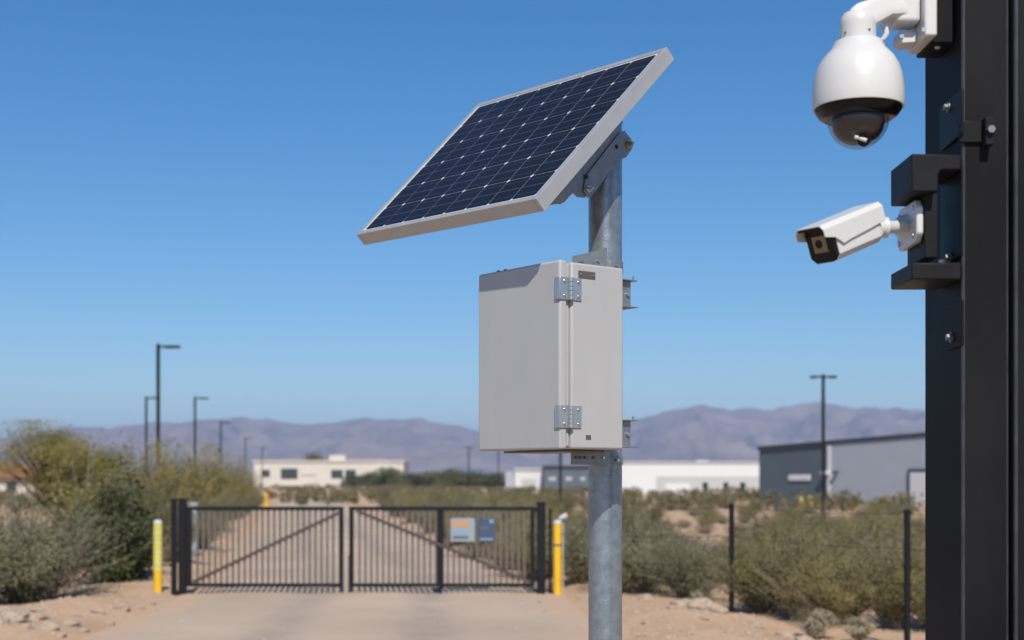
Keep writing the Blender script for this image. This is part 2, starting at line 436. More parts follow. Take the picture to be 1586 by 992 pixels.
# cream office far along the road
Y = 390.0
t = thing('office_building', 'low cream flat roofed office with dark windows at the far end of the road', 'building', (X(509, Y), Y, 0))
b = MB(); b.box((X(393, Y), Y, -.5), (X(625, Y), Y + 22, Z(716, Y))); b.build('wall', 'cream', t, bevel=.1)
b = MB(); b.box((X(391, Y), Y - .4, Z(716, Y)), (X(627, Y), Y + 22.4, Z(713.5, Y))); b.build('parapet', 'cream', t)
b = MB(); b.box((X(507, Y), Y + 4, Z(714, Y)), (X(532, Y), Y + 12, Z(705, Y))); b.build('roof_box', 'cream', t, bevel=.1)
for x0, x1, y0, y1 in ((405, 418, 728, 739), (435, 461, 726, 742), (513, 531, 728, 741), (535, 551, 728, 741)):
    b = MB(); b.box((X(x0, Y), Y - .15, Z(y1, Y)), (X(x1, Y), Y + .1, Z(y0, Y))); wv = b.build('window', 'slate_dark', t)
    b = MB(); b.box((X(x0 + 1, Y), Y - .25, Z(y1 - 1, Y)), (X(x1 - 1, Y), Y - .16, Z(y0 + 1, Y))); b.build('pane', 'window_dark', wv)
b = MB(); b.box((X(466, Y), Y - .25, Z(736, Y)), (X(490, Y), Y - .02, Z(731, Y))); b.build('wall_panel', 'stucco', t)
b = MB(); b.box((X(580, Y), Y - 4, -.5), (X(606, Y), Y - .05, Z(724, Y))); b.build('porch', 'cream', t)

# small white shed
Y = 240.0
t = thing('storage_shed', 'small white shed with a pale roller door left of the slate shed', 'shed', (X(815, Y), Y, 0))
b = MB(); b.box((X(797, Y), Y, -.5), (X(842, Y), Y + 14, Z(728, Y))); b.build('wall', 'warehouse_white', t)
b = MB(); b.box((X(783, Y), Y + .8, -.5), (X(797, Y) - .02, Y + 13, Z(730, Y))); b.build('side_wing', 'bluegrey_clad', t)
b = MB(); b.box((X(796, Y), Y - .3, Z(728, Y)), (X(843, Y), Y + 14.3, Z(726, Y))); b.build('roof', 'warehouse_white', t)
b = MB(); b.box((X(808, Y), Y - .12, 0), (X(830, Y), Y - .01, Z(742, Y))); b.build('door', 'warehouse_grey', t)
# slate shed
Y = 225.0
t = thing('slate_shed', 'dark slate clad shed with pale wall panels seen behind the galvanised pole', 'shed', (X(900, Y), Y, 0))
b = MB(); b.box((X(843.5, Y), Y, -.5), (X(966, Y), Y + 16, Z(725, Y))); b.build('wall', 'slate_clad', t)
b = MB(); b.box((X(842.5, Y), Y - .3, Z(725, Y)), (X(967, Y), Y + 16.3, Z(721, Y))); b.build('roof', 'slate_dark', t)
for x0, x1 in ((850, 861), (876, 886), (899, 906)):
    b = MB(); b.box((X(x0, Y), Y - .1, Z(745, Y)), (X(x1, Y), Y - .01, Z(739, Y))); b.build('wall_panel', 'bluegrey_clad', t)
# white warehouse
Y = 170.0
t = thing('white_warehouse', 'long low white warehouse with a pale grey lower wall and white door', 'warehouse', (X(1070, Y), Y, 0))
b = MB(); b.box((X(960, Y), Y, -.5), (X(1240, Y), Y + 25, Z(717, Y))); b.build('wall', 'warehouse_white', t)
b = MB(); b.box((X(958, Y), Y - .2, Z(717, Y)), (X(1242, Y), Y + 25.2, Z(715.5, Y))); b.build('roof', 'warehouse_white', t)
b = MB(); b.box((X(1017, Y), Y - .12, -.3), (X(1238, Y), Y - .01, Z(738, Y))); b.build('lower_cladding', 'warehouse_grey', t)
b = MB(); b.box((X(1030, Y), Y - .25, 0), (X(1068, Y), Y - .13, Z(749, Y))); b.build('door', 'warehouse_white', t)
b = MB(); b.box((X(1088, Y), Y + 6, Z(716, Y)), (X(1108, Y), Y + 8, Z(712, Y))); b.build('roof_unit', 'warehouse_grey', t)
for x0 in (1088, 1120, 1146):
    b = MB(); b.box((X(x0, Y), Y - .22, .6), (X(x0 + 8, Y), Y - .13, 1.5)); b.build('window', 'window_dark', t)

# slate and blue-grey warehouse at the right
pa, pb = Vector((17.9, 103)), Vector((29.5, 83.3)); d = (pb - pa).normalized(); L = (pb - pa).length


def onwall(px):
    k = (px - CX) / FPX; s_ = (k * pa.y - pa.x) / (d.x - k * d.y); return s_


n2 = Vector((-d.y, d.x)) * 1.0
if n2.y < 0: n2 = -n2
rotM = Matrix(((d.x, n2.x, 0, pa.x), (d.y, n2.y, 0, pa.y), (0, 0, 1, 0), (0, 0, 0, 1)))
t = thing('slate_warehouse', 'large warehouse of dark slate and pale blue grey cladding with a sloping eave', 'warehouse', Mx=rotM)
h0, h1 = Z(692, 103), Z(658, 83.3); sc = onwall(1285)
hs = lambda s_: h0 + (h1 - h0) * s_ / L
def slab(s0, s1, y0, y1, z0, dz=0, dz0=None):
    b = MB(); q = [(s0, y0, z0 if dz0 is None else hs(s0) + dz0), (s1, y0, z0 if dz0 is None else hs(s1) + dz0), (s1, y0, hs(s1) + dz), (s0, y0, hs(s0) + dz)]
    b.prism([rotM @ Vector(p) for p in q], rotM.to_3x3() @ Vector((0, y1 - y0, 0))); return b
slab(0, sc - .02, 0, 30, -.5, -.28).build('dark_wall', 'slate_clad', t)
slab(sc, L, -.06, 30, -.5, -.265).build('pale_wall', 'bluegrey_clad', t)
slab(-.08, L + .1, -.14, 30.2, 0, 0, -.26).build('roof', 'slate_dark', t)
b = MB(); b.box((sc - .12, -.13, -.3), (sc + .18, -.07, hs(sc) - .33), rotM); b.build('corner_trim', 'warehouse_white', t)
for s0, s1, y0, y1, nm, m_ in ((onwall(1222), onwall(1256), 736, 745, 'wall_sign', 'warehouse_white'),):
    Ym = pa.y + d.y * s0; b = MB(); b.box((s0, -.1, Z(y1, Ym)), (s1, -.01, Z(y0, Ym)), rotM); b.build(nm, m_, t, bevel=.05)
s0 = onwall(1409); Ym = pa.y + d.y * s0
b = MB(); b.box((s0, -.18, -.2), (s0 + 3.2, -.07, Z(727, Ym)), rotM); dd = b.build('door', 'slate_dark', t)
b = MB(); b.box((s0 + .25, -.25, -.2), (s0 + 2.95, -.19, Z(732, Ym)), rotM); b.build('door_panel', 'warehouse_white', dd)
s0 = onwall(1279); Ym = pa.y + d.y * s0
b = MB(); b.box((s0, -.5, Z(735, Ym)), (s0 + .6, -.14, Z(730, Ym)), rotM); b.build('wall_lamp', 'warehouse_white', t)
s0 = onwall(1296)
b = MB(); b.box((s0, -.4, Z(734, Ym)), (s0 + .3, -.14, Z(730, Ym)), rotM); b.build('wall_lamp', 'slate_dark', t)

# house at the left edge
Y = 130.0
t = thing('small_house', 'small white stucco house with a terracotta roof at the left edge', 'house', (X(0, Y), Y, 0))
b = MB(); b.box((X(-120, Y), Y, -.5), (X(52, Y), Y + 8, Z(740, Y))); b.build('wall', 'stucco', t)
b = MB(); x0, x1, z0, z1 = X(-126, Y), X(56, Y), Z(740, Y), Z(719, Y)
b.add([(x0, Y - .6, z0), (x1, Y - .6, z0), (x1, Y + 8.6, z0), (x0, Y + 8.6, z0), (x0 + 2, Y + 4, z1), (x1 - 1.6, Y + 4, z1)],
      [(0, 1, 5, 4), (1, 2, 5), (2, 3, 4, 5), (3, 0, 4), (3, 2, 1, 0)]); b.build('roof', 'terracotta', t)
b = MB(); b.box((X(10, Y), Y - .08, .7), (X(26, Y), Y - .01, 1.6)); b.build('window', 'window_dark', t)

# ------------------------------------------------------------------ street lamps
def street_lamp(x, y, h, label, sides=(1,), arm=.62, w=.13):
    t = thing('street_lamp', label, 'street lamp', (x, y, 0), 'slim black street lamps')
    b = MB(); b.bar((x, y, -.2), (x, y, h), w, w); b.build('pole', 'black_steel', t, bevel=.008)
    b = MB(); b.bar((x, y, -.05), (x, y, .28), .3, .3); b.build('base_plate', 'black_steel', t, bevel=.02)
    for sg in sides:
        b = MB(); b.bar((x + sg * w / 2, y, h - .12), (x + sg * (w / 2 + .22), y, h - .10), .07, .07); a = b.build('arm', 'black_steel', t)
        b = MB(); b.box((x + sg * .26 if sg > 0 else x - .26 - arm, y - .16, h - .17), (x + .26 + arm if sg > 0 else x - .26, y + .16, h - .07)); hd = b.build('lamp_head', 'black_steel', t, bevel=.02)
    return t


for px, ptop, Y, lab in ((245, 533, 57, 'tallest looking black street lamp behind the left yellow bollard'),
                         (226.5, 614, 92, 'black street lamp just left of the tallest lamp'),
                         (302, 614.5, 93, 'black street lamp rising above the shrubs over the left gate leaf'),
                         (342, 653, 131, 'mid distance street lamp, second to the right of the tallest lamp'),
                         (380, 678, 181, 'small far street lamp left of the cream office'),
                         (406, 693, 233, 'faint far street lamp at the left end of the cream office')):
    street_lamp(X(px, Y), Y, Z(ptop, Y), lab)
Y = 61; street_lamp(X(1275, Y), Y, Z(580, Y), 'double headed black street lamp in front of the slate warehouse', (1, -1), arm=.3)
street_lamp(X(868, 71), 71, 7.2, 'street lamp standing behind the cabinet and the right yellow bollard')
street_lamp(X(726, 228), 228, Z(692, 228), 'far street lamp against the hills left of the cabinet', (1, -1), w=.2)
street_lamp(X(772, 258), 258, Z(698, 258), 'far street lamp against the hills under the cabinet', (1, -1), w=.22)

# ------------------------------------------------------------------ gate
GY = 21.2


def gx_(p): return X(p, GY)
def gz_(p): return Z(p, GY)


def gate_post(px, top, w, label):
    t = thing('gate_post', label, 'gate post', (gx_(px), GY, 0), 'black gate posts')
    b = MB(); b.bar((gx_(px), GY, -.3), (gx_(px), GY, gz_(top)), w, w); b.build('post', 'black_steel', t, bevel=.006)
    b = MB(); b.cbox((gx_(px), GY, gz_(top) + .012), (w + .02, w + .02, .022)); b.build('cap', 'black_steel', t, bevel=.004)


gate_post(269.5, 775, .075, 'black gate post beside the left yellow bollard')
gate_post(283, 775, .11, 'black hinge post holding the left gate leaf')
gate_post(838, 780, .13, 'black hinge post holding the right gate leaf')


def gate_leaf(x0, x1, label, brace, np_, mid=None, hinge=None):
    t = thing('gate_leaf', label, 'gate', (gx_((x0 + x1) / 2), GY, 0), 'leaves of the double swing gate')
    a, c = gx_(x0), gx_(x1); zt, zb = gz_(785), gz_(909)
    b = MB(); w = .065
    b.box((a, GY - .03, zb), (a + w, GY + .03, zt)); b.box((c - w, GY - .03, zb), (c, GY + .03, zt))
    b.box((a + w, GY - .028, zt - .055), (c - w, GY + .028, zt)); b.box((a + w, GY - .028, zb), (c - w, GY + .028, zb + .05))
    b.build('frame', 'black_steel', t, bevel=.003)
    for i in range(1, np_):
        x = a + w + (c - a - 2 * w) * i / np_
        if mid and abs(x - gx_(mid)) < .06: continue
        b = MB(); b.bar((x, GY, zb + .04), (x, GY, zt - .05), .034, .022); b.build('picket', 'picket', t)
    if mid:
        b = MB(); b.box((gx_(mid) - .05, GY - .032, zb + .052), (gx_(mid) + .05, GY + .032, zt - .057)); b.build('stile', 'black_steel', t)
        b = MB(); b.box((gx_(mid) - .03, GY - .033, .02), (gx_(mid) + .03, GY + .033, zb - .002)); b.build('drop_bolt', 'black_steel', t)
    (bx0, bz0), (bx1, bz1) = brace
    b = MB(); b.bar((gx_(bx0), GY - .035, gz_(bz0)), (gx_(bx1), GY - .035, gz_(bz1)), .012, .05); b.build('brace', 'brown_steel', t)
    for zz in (790, 898):
        b = MB(); hx, px_ = hinge; b.box((gx_(min(hx, px_)), GY - .025, gz_(zz) - .035), (gx_(max(hx, px_)), GY + .025, gz_(zz) + .035)); b.build('hinge', 'black_steel', t)
    e = x1 if hinge[0] < x0 + 50 else x0
    b = MB(); b.tube([(gx_(e), GY - .05, .0), (gx_(e), GY - .05, gz_(860))], .012, 8); b.build('latch_rod', 'brown_steel', t)
    return t


gate_leaf(290, 532, 'left leaf of the black picket gate across the dirt road', ((299, 902), (527, 794)), 25, None, (288.5, 291))
gate_leaf(541, 828, 'right leaf of the black picket gate carrying two signs', ((552, 791), (822, 902)), 30, 682, (827, 831.5))


def sign(x0, x1, y0, y1, base, label, rows):
    yv = GY - .062
    t = thing('warning_sign', label, 'sign', (gx_((x0 + x1) / 2), yv, gz_(y1)), 'signs on the gate')
    b = MB(); b.box((gx_(x0), yv, gz_(y1)), (gx_(x1), yv + .012, gz_(y0))); b.build('panel', base, t, bevel=.004)
    W_, H_ = x1 - x0, y1 - y0
    for nm, m_, a, c, e, f in rows:
        b = MB(); b.box((gx_(x0 + a * W_), yv - .004, gz_(y0 + f * H_)), (gx_(x0 + c * W_), yv - .001, gz_(y0 + e * H_))); b.build(nm, m_, t)
    b = MB()
    for xx in (x0 + .12 * W_, x1 - .12 * W_): b.box((gx_(xx) - .01, yv + .013, gz_((y0 + y1) / 2) - .01), (gx_(xx) + .01, GY - .012, gz_((y0 + y1) / 2) + .01))
    b.build('bracket', 'black_steel', t)


sign(698, 735.5, 803, 839, 'sign_white', 'white warning sign with an orange heading on the right gate leaf',
     [('heading_block', 'sign_orange', .20, .34, .12, .38), ('heading_block', 'sign_orange', .38, .54, .12, .38), ('heading_block', 'sign_orange', .58, .74, .12, .38), ('heading_block', 'sign_orange', .03, .12, .16, .36),
      ('text_row', 'sign_blue', .10, .86, .46, .56), ('text_row', 'sign_blue', .06, .80, .60, .68), ('text_row', 'sign_dark', .10, .74, .76, .88)])
sign(741, 766, 803, 839, 'sign_navy', 'narrow navy blue sign beside the white warning sign',
     [('text_row', 'sign_blue', .70, .92, .06, .20), ('text_row', 'sign_dark', .12, .66, .36, .46), ('text_row', 'sign_blue', .1, .9, .86, .93)])


def bollard(px, base, top, label, faded, Y=21.15):
    t = thing('bollard', label, 'bollard', (X(px, Y), Y, 0), 'yellow bollards either side of the gate')
    r = 6.6 / FPX * Y; zt = Z(top, Y); x = X(px, Y)
    zm = Z(886, Y) if faded else Z(846, Y)
    b = MB(); b.tube([(x, Y, -.3), (x, Y, zt - .06)], r, 20); b.build('post', 'yellow', t)
    b = MB(); b.lathe([(r * 1.04, zt - .06), (r * 1.04, zt - .03), (r * .7, zt), (r * .1, zt + .006)], (x, Y, 0), 20); b.build('cap', 'white_paint', t)
    if faded:
        b = MB(); b.lathe([(r * 1.06, zm), (r * 1.06, zt - .062)], (x, Y, 0), 20); s_ = b.build('sleeve', 'yellow_faded', t)
        for k in range(4):
            z = zm + .12 + k * .15; b = MB(); b.lathe([(r * 1.09, z), (r * 1.09, z + .03)], (x, Y, 0), 20); b.build('band', 'pale_band', s_)
    else:
        b = MB(); b.lathe([(r * 1.06, zm), (r * 1.06, zm + .03)], (x, Y, 0), 20); b.build('band', 'sign_dark', t)
    return t


bollard(244.5, 923, 806, 'yellow bollard with a faded banded sleeve left of the gate', True)
bollard(863.5, 922, 806, 'bright yellow bollard with a white cap right of the gate', False)
Y = 21.3; c = P(872, 802, Y)
t = thing('gate_sensor', 'small white gate sensor on a thin post by the right bollard', 'sensor', (c.x, Y, 0))
b = MB(); b.tube([(c.x, Y, -.1), (c.x, Y, c.z)], .012, 8); b.build('stem', 'warehouse_grey', t)
b = MB(); b.tube([(c.x - .05, Y - .03, c.z - .02), (c.x + .06, Y - .03, c.z + .035)], [.035, .05], 14); b.build('housing', 'white_paint', t)
Y = 94; c = P(412, 766, Y)
t = thing('marker_post', 'distant yellow marker post beside the road beyond the gate', 'post', (c.x, Y, 0))
b = MB(); b.tube([(c.x, Y, -.2), (c.x, Y, c.z)], .17, 14); b.build('post', 'yellow', t)
b = MB(); b.lathe([(.172, c.z), (.12, c.z + .04), (.01, c.z + .05)], (c.x, Y, 0), 14); b.build('cap', 'yellow', t)
Y = 30; c = P(299, 779, Y)
t = thing('utility_pedestal', 'pale grey utility pedestal behind the left gate leaf', 'utility box', (c.x, Y, 0))
b = MB(); b.box((c.x - .09, Y - .08, -.1), (c.x + .09, Y + .08, c.z - .05)); b.build('body', 'bluegrey_clad', t, bevel=.01)
b = MB(); b.box((c.x - .1, Y - .09, c.z - .05), (c.x + .1, Y + .09, c.z)); b.build('lid', 'warehouse_grey', t, bevel=.015)
for px, lab in ((1203, 'leftmost dark equipment cabinet before the slate warehouse'), (1229, 'dark narrow cabinet between the yellow post and its twin'), (1306, 'dark equipment cabinet before the pale blue grey wall')):
    Y = 78; c = P(px, 760, Y)
    t = thing('equipment_cabinet', lab, 'cabinet', (c.x, Y, 0), 'dark cabinets before the warehouse')
    b = MB(); b.box((c.x - .13, Y - .12, -.3), (c.x + .13, Y + .12, c.z - .06)); b.build('body', 'slate_dark', t, bevel=.02)
    b = MB(); b.box((c.x - .16, Y - .15, c.z - .06), (c.x + .16, Y + .15, c.z)); b.build('lid', 'slate_dark', t, bevel=.02)
for px, top, lab in ((1241, 772, 'yellow post in front of the slate warehouse, left one'), (1255, 770, 'second paler yellow post in front of the slate warehouse')):
    Y = 76; c = P(px, top, Y)
    t = thing('marker_post', lab, 'post', (c.x, Y, 0), 'yellow posts before the warehouse')
    b = MB(); b.tube([(c.x, Y, -.3), (c.x, Y, c.z)], .12, 12); b.build('post', 'yellow_pale', t)
    b = MB(); b.lathe([(.125, c.z), (.09, c.z + .04), (.01, c.z + .05)], (c.x, Y, 0), 12); b.build('cap', 'yellow_faded', t)

# wire fence on the right
t = thing('wire_fence', 'wire fence on black steel posts running from the gate into the scrub', 'fence', (2.8, 18.1, 0))
fp = [(X(852, 21.3), 21.3, Z(790, 21.3), .02), (X(1133, 18.1), 18.1, Z(783, 18.1), .034), (X(1405, 15.0), 15.0, Z(793, 15.0), .036), (5.6, 11.9, 1.37, .036), (7.0, 8.8, 1.37, .036)]
for x, y, z, r in fp:
    b = MB(); b.tube([(x, y, -.3), (x, y, z)], r, 12); pp = b.build('post', 'black_steel', t)
    b = MB(); b.lathe([(r * 1.15, z - .02), (r * 1.15, z + .01), (r * .5, z + .03)], (x, y, 0), 12); b.build('cap', 'black_steel', pp)
for k in range(4):
    b = MB()
    for i in range(len(fp) - 1):
        a, c = fp[i], fp[i + 1]; f = (1 - .015) - k * .27
        pts = [(a[0] + (c[0] - a[0]) * q, a[1] + (c[1] - a[1]) * q, (a[2] + (c[2] - a[2]) * q) * f - .03 * math.sin(math.pi * q)) for q in (0, .25, .5, .75, 1)]
        b.tube(pts, .0028, 5)
    b.build('wire', 'black_steel', t)

# ------------------------------------------------------------------ vegetation
rng = np.random.default_rng(11)


def leaf_quads(C, D, size, asp, mb, jitter=1.0, heart=None):
    "one small two-triangle leaf at each centre C, roughly along direction D, its face turned out of the plant"
    n = len(C); D = D + rng.normal(0, .55 * jitter, D.shape); D /= np.linalg.norm(D, axis=1)[:, None] + 1e-9
    if heart is None: O = rng.normal(0, 1, D.shape)
    else:
        O = C - np.array(heart); O /= np.linalg.norm(O, axis=1)[:, None] + 1e-9; O[:, 2] += .35; O = O + rng.normal(0, .45, D.shape)
    Q = np.cross(D, O); Q /= np.linalg.norm(Q, axis=1)[:, None] + 1e-9; D = np.cross(O, Q); D /= np.linalg.norm(D, axis=1)[:, None] + 1e-9
    sz = size * rng.uniform(.6, 1.4, (n, 1))
    a = C - D * sz * .5; c = C + D * sz * .5; m1 = C + Q * sz * asp * .5; m2 = C - Q * sz * asp * .5
    V = np.stack([a, m1, c, m2], 1).reshape(-1, 3); o = len(mb.v)
    mb.v += [tuple(v) for v in V.tolist()]; mb.f += [(o + 4 * i, o + 4 * i + 1, o + 4 * i + 2, o + 4 * i + 3) for i in range(n)]


def shrub(name, h, r, nstem, nleaf, leaf, m, upright=.5, size=.05, asp=.35, clump=.16, label='', cat='shrub', dense=.0, group=None, low=.25):
    t = thing(name, label, cat, (0, 0, 0), group)
    st = MB(); tips = []; dirs = []
    for i in range(nstem):
        az = rng.uniform(0, 2 * math.pi); sp = rng.uniform(0, 1) ** .6 * r
        hh = h * rng.uniform(.55, 1.0) * (1 - .45 * (sp / r) ** 2)
        base = np.array([math.cos(az), math.sin(az), 0]) * r * .15 * rng.uniform(0, 1)
        tip = np.array([math.cos(az) * sp, math.sin(az) * sp, hh]); mid = base * .4 + tip * .6; mid[2] *= (1.0 - .35 * (1 - upright)); mid[:2] *= (.7 + .3 * (1 - upright))
        mid += rng.normal(0, .04 * r, 3)
        w0 = .010 * h + .004
        st.tube([base, (base + mid) / 2 + rng.normal(0, .02 * r, 3), mid, tip], [w0, w0 * .75, w0 * .5, w0 * .2], 4)
        for q in np.linspace(low, 1.0, 7):
            p = base * (1 - q) ** 2 + 2 * mid * q * (1 - q) * 1.0 + tip * q * q
            tips.append(p); dirs.append((tip - base) * .6 + np.array([0, 0, .5 * h * upright]) + np.array([math.cos(az), math.sin(az), 0]) * .3 * h)
    tips = np.array(tips); dirs = np.array(dirs)
    st.build('stems', 'twig', t, fix=False, smooth=False)
    lf = MB(); k = rng.integers(0, len(tips), nleaf)
    wgt = rng.uniform(0, 1, len(tips)) ** 2.2 + .03; k = rng.choice(len(tips), nleaf, p=wgt / wgt.sum())      # some clumps thick, some thin
    C = tips[k] + rng.normal(0, clump * r, (nleaf, 3)) * rng.uniform(.35, 1.2, (nleaf, 1)); C[:, 2] = np.abs(C[:, 2]) * .98 + .02
    dd = dirs[k] / np.linalg.norm(dirs[k], axis=1)[:, None]
    leaf_quads(C, dd, size, asp, lf, 1.0, (0, 0, h * .25))
    lf.build('foliage', m, t, fix=False, smooth=False)
    return t


def place(t, x, y, sc=1.0, rz=0.0, sz=None, label=None, group=None):
    t.location = (x, y, max(ground_h(x, y), -.02) - .02); t.rotation_euler = (0, 0, rz); t.scale = (sc, sc, sz or sc)
    if label: t['label'] = label
    if group: t['group'] = group
    return t


used = set()


def put(proto, *a, **k):
    if proto.name in used: o = copy_tree(proto)
    else: used.add(proto.name); o = proto
    return place(o, *a, **k)


# palo verde / small desert tree: trunk, limbs, crown
def tree(name, h, r, nlimb, nleaf, m, label, size=.1, trunk_h=.35, asp=.4, clump=.16, group=None, flat=.8, el0=.15):
    t = thing(name, label, 'tree', (0, 0, 0), group)
    tr = MB(); tr.tube([(0, 0, -.2), (.03 * h, .0, trunk_h * h * .5), (0, .02 * h, trunk_h * h)], [.05 * h, .038 * h, .03 * h], 8)
    br = tr; ends = []
    for i in range(nlimb):
        az = i * 2.4 + rng.uniform(-.4, .4); el = rng.uniform(el0, 1.3); q = rng.uniform(.5, 1.0)
        e = np.array([math.cos(az) * math.cos(el) * r * q, math.sin(az) * math.cos(el) * r * q, trunk_h * h + (h * (1 - trunk_h)) * (math.sin(el) * q * .95 + .02)])
        s = np.array([0, .02 * h, trunk_h * h * rng.uniform(.6, 1)]); md = (s + e) / 2 + rng.normal(0, .06 * r, 3)
        br.tube([s, md, e], [.018 * h, .011 * h, .003 * h], 5)
        for k in range(5):
            f = rng.normal(0, .17 * r, 3); f[2] *= flat; ends.append(e + f)
        ends.append(md)
    br.build('trunk', 'bark', t, fix=False)
    ends = np.array(ends); k = rng.integers(0, len(ends), nleaf)
    C = ends[k] + rng.normal(0, clump * r, (nleaf, 3)) * np.array([1, 1, flat])
    C[:, 2] = np.minimum(C[:, 2], h * 1.02)
    lf = MB(); leaf_quads(C, np.tile(np.array([[0, 0, .3]]), (nleaf, 1)), size, asp, lf, 2, (0, 0, trunk_h * h))
    lf.build('crown', m, t, fix=False, smooth=False)
    return t


sage = shrub('sage_shrub', 1.3, 1.0, 130, 19000, None, 'leaf_sage', .8, .055, .2, .11, 'sage')
sage2 = shrub('sage_shrub', 1.1, .9, 110, 14000, None, 'leaf_sage', .9, .055, .2, .11, 'sage')
dark = shrub('dark_green_bush', 1.0, .48, 60, 6500, None, 'leaf_dark', .7, .05, .5, .20, 'dark', low=.12)
olive = shrub('creosote_shrub', 1.2, .9, 120, 19000, None, 'leaf_olive', .8, .034, .34, .10, 'olive')
olive2 = shrub('creosote_shrub', 1.3, .8, 110, 18000, None, 'leaf_olive', 1.0, .034, .34, .09, 'olive')
brown = shrub('dry_shrub', .8, .7, 90, 8000, None, 'leaf_brown', .6, .05, .2, .14, 'brown')
verde_s = shrub('palo_verde_bush', 1.0, .55, 60, 6000, None, 'leaf_verde', .8, .04, .35, .15, 'verde')
grass = shrub('bunch_grass', .6, .35, 30, 2600, None, 'straw', 1.0, .16, .07, .13, 'grass', 'grass tuft', low=.1)

# left of the road
put(sage, X(44, 20.0), 20.0, 1.5, .3, 1.3, label='big grey green shrub at the left edge of the road')
put(sage, X(-60, 19.0), 19.0, 1.0, 2.1, label='grey green shrub cut off by the left picture edge')
put(sage2, X(20, 23.0), 23.0, 1.0, 1.1, label='grey green shrub behind the big one at the left road edge')
put(dark, X(172, 22.6), 22.6, 1.72, .4, 1.95, label='dark green bush left of the left yellow bollard')
put(dark, X(205, 23.6), 23.6, 1.2, 2.2, 1.5, label='lower dark green bush right behind the left yellow bollard')
put(verde_s, X(135, 27), 27, 2.2, 1.0, 2.35, label='tall olive bush behind the dark green bush')
put(olive, X(222, 29), 29, 1.3, .2, 1.75, label='olive shrub behind the tallest street lamp foot')
pv_tree = tree('palo_verde_tree', 3.05, 1.4, 38, 24000, 'leaf_verde', 'pale yellow green palo verde tree at the far left', .06, .5, .35, .11, el0=.3)
place(pv_tree, X(85, 33), 33, 1.0, .5)
t2 = copy_tree(pv_tree); place(t2, X(150, 41), 41, .85, 3.0, label='palo verde tree right of the tall pale one')
for px, Y, s_, sz, lab in ((198, 38, 2.0, 2.5, 'yellow green bush with upright shoots left of the tallest lamp'), (250, 43, 2.3, 2.6, 'yellow green bush right behind the tallest lamp pole'),
                          (288, 50, 2.4, 2.75, 'yellow green bush above the left gate post'), (322, 58, 2.6, 2.8, 'yellow green bush over the left gate leaf'), (350, 68, 2.5, 2.7, 'round yellow green bush at the end of the left row'),
                          (372, 84, 2.4, 2.5, 'smallest yellow green bush of the left row')):
    put(verde_s, X(px, Y), Y, s_ * 1.15, px * .7, sz * 1.22, label=lab, group='yellow green bushes along the left of the road')
for i, (px, Y) in enumerate(((225, 26), (262, 27.5), (300, 34), (318, 40), (335, 46), (350, 54), (365, 62), (378, 72), (390, 84))):
    put((brown, olive2, sage2)[i % 3], X(px, Y), Y, .95 + .1 * (i % 3), i * 1.3, label='low shrub in the row along the left road verge behind the gate', group='low shrubs on the left verge behind the gate')

# right side, hand placed
for i, (pr, px, Y, s_, sz, lab) in enumerate((
        (sage2, 900, 22.6, .95, 1.05, 'grey green shrub behind the right yellow bollard'),
        (sage2, 985, 21.0, 1.05, 1.15, 'grey green shrub just right of the galvanised pole'),
        (sage, 1068, 19.9, .8, .85, 'grey shrub left of the first wire fence post'),
        (brown, 1040, 22.5, 1.1, 1.15, 'dry brown shrub behind the grey shrubs right of the pole'),
        (olive, 1182, 18.4, .85, 1.05, 'olive shrub just right of the first wire fence post'),
        (olive2, 1240, 17.6, .95, 1.0, 'dense olive shrub midway between the two wire fence posts'),
        (olive, 1300, 17.2, .85, .85, 'olive shrub left of the second wire fence post'),
        (olive2, 1385, 16.9, .85, .95, 'nearest olive shrub against the second wire fence post'),
        (olive, 1455, 16.6, .9, .9, 'olive shrub half hidden by the black steel column'),
        (olive2, 1210, 21.5, 1.1, 1.1, 'olive shrub standing behind the dense olive one'),
        (olive, 1320, 20.5, 1.1, 1.1, 'olive shrub in the second row left of the second fence post'),
        (brown, 1150, 24.0, 1.2, 1.2, 'dry brown shrub behind the first wire fence post'),
        (brown, 1400, 19.5, 1.3, 1.4, 'dry brown shrub behind the second wire fence post'),
        (grass, 1262, 15.9, .75, .6, 'pale straw coloured grass tuft under the dense olive shrub'),
        (grass, 1090, 18.3, .6, .55, 'small straw grass tuft on the sandy bank'),
        (grass, 1330, 15.6, .6, .5, 'straw grass tuft at the foot of the olive shrub near the column'))):
    put(pr, X(px, Y), Y, s_, i * 1.9, sz, label=lab)

# right verge beyond the gate
for i, (px, Y) in enumerate(((835, 24.5), (790, 27), (745, 31), (800, 31), (705, 37), (760, 37), (670, 45), (720, 45), (640, 55), (690, 55), (615, 66), (600, 80), (655, 68))):
    put((olive, brown, sage2, olive2)[i % 4], X(px, Y), Y, 1.05, i * 2.3, 1.05 + .1 * (i % 3), label='scrub bush on the right verge seen through the gate bars', group='scrub bushes on the right verge behind the gate')
# open scrub field
n = 0
while n < 205:
    Y = 24 + 86 * rng.uniform() ** 1.1; px = rng.uniform(560, 1500); x = X(px, Y)
    c, h_ = road_c(Y)
    if x < c + h_ + .9 + .01 * Y: continue
    if 1035 < px < 1125 and 24 < Y < 46 and rng.uniform() < .85: continue
    if x < 1.5 and Y < 25: continue
    pr = (olive, brown, olive, olive2, brown, sage2)[rng.integers(0, 6)]
    s_ = rng.uniform(.65, 1.3)
    if Y > 36 and px > 880: s_ *= .62
    put(pr, x, Y, s_, rng.uniform(0, 6), s_ * rng.uniform(.75, 1.1), label='desert shrub among many scattered over the open scrub field', group='desert shrubs of the open scrub field'); n += 1
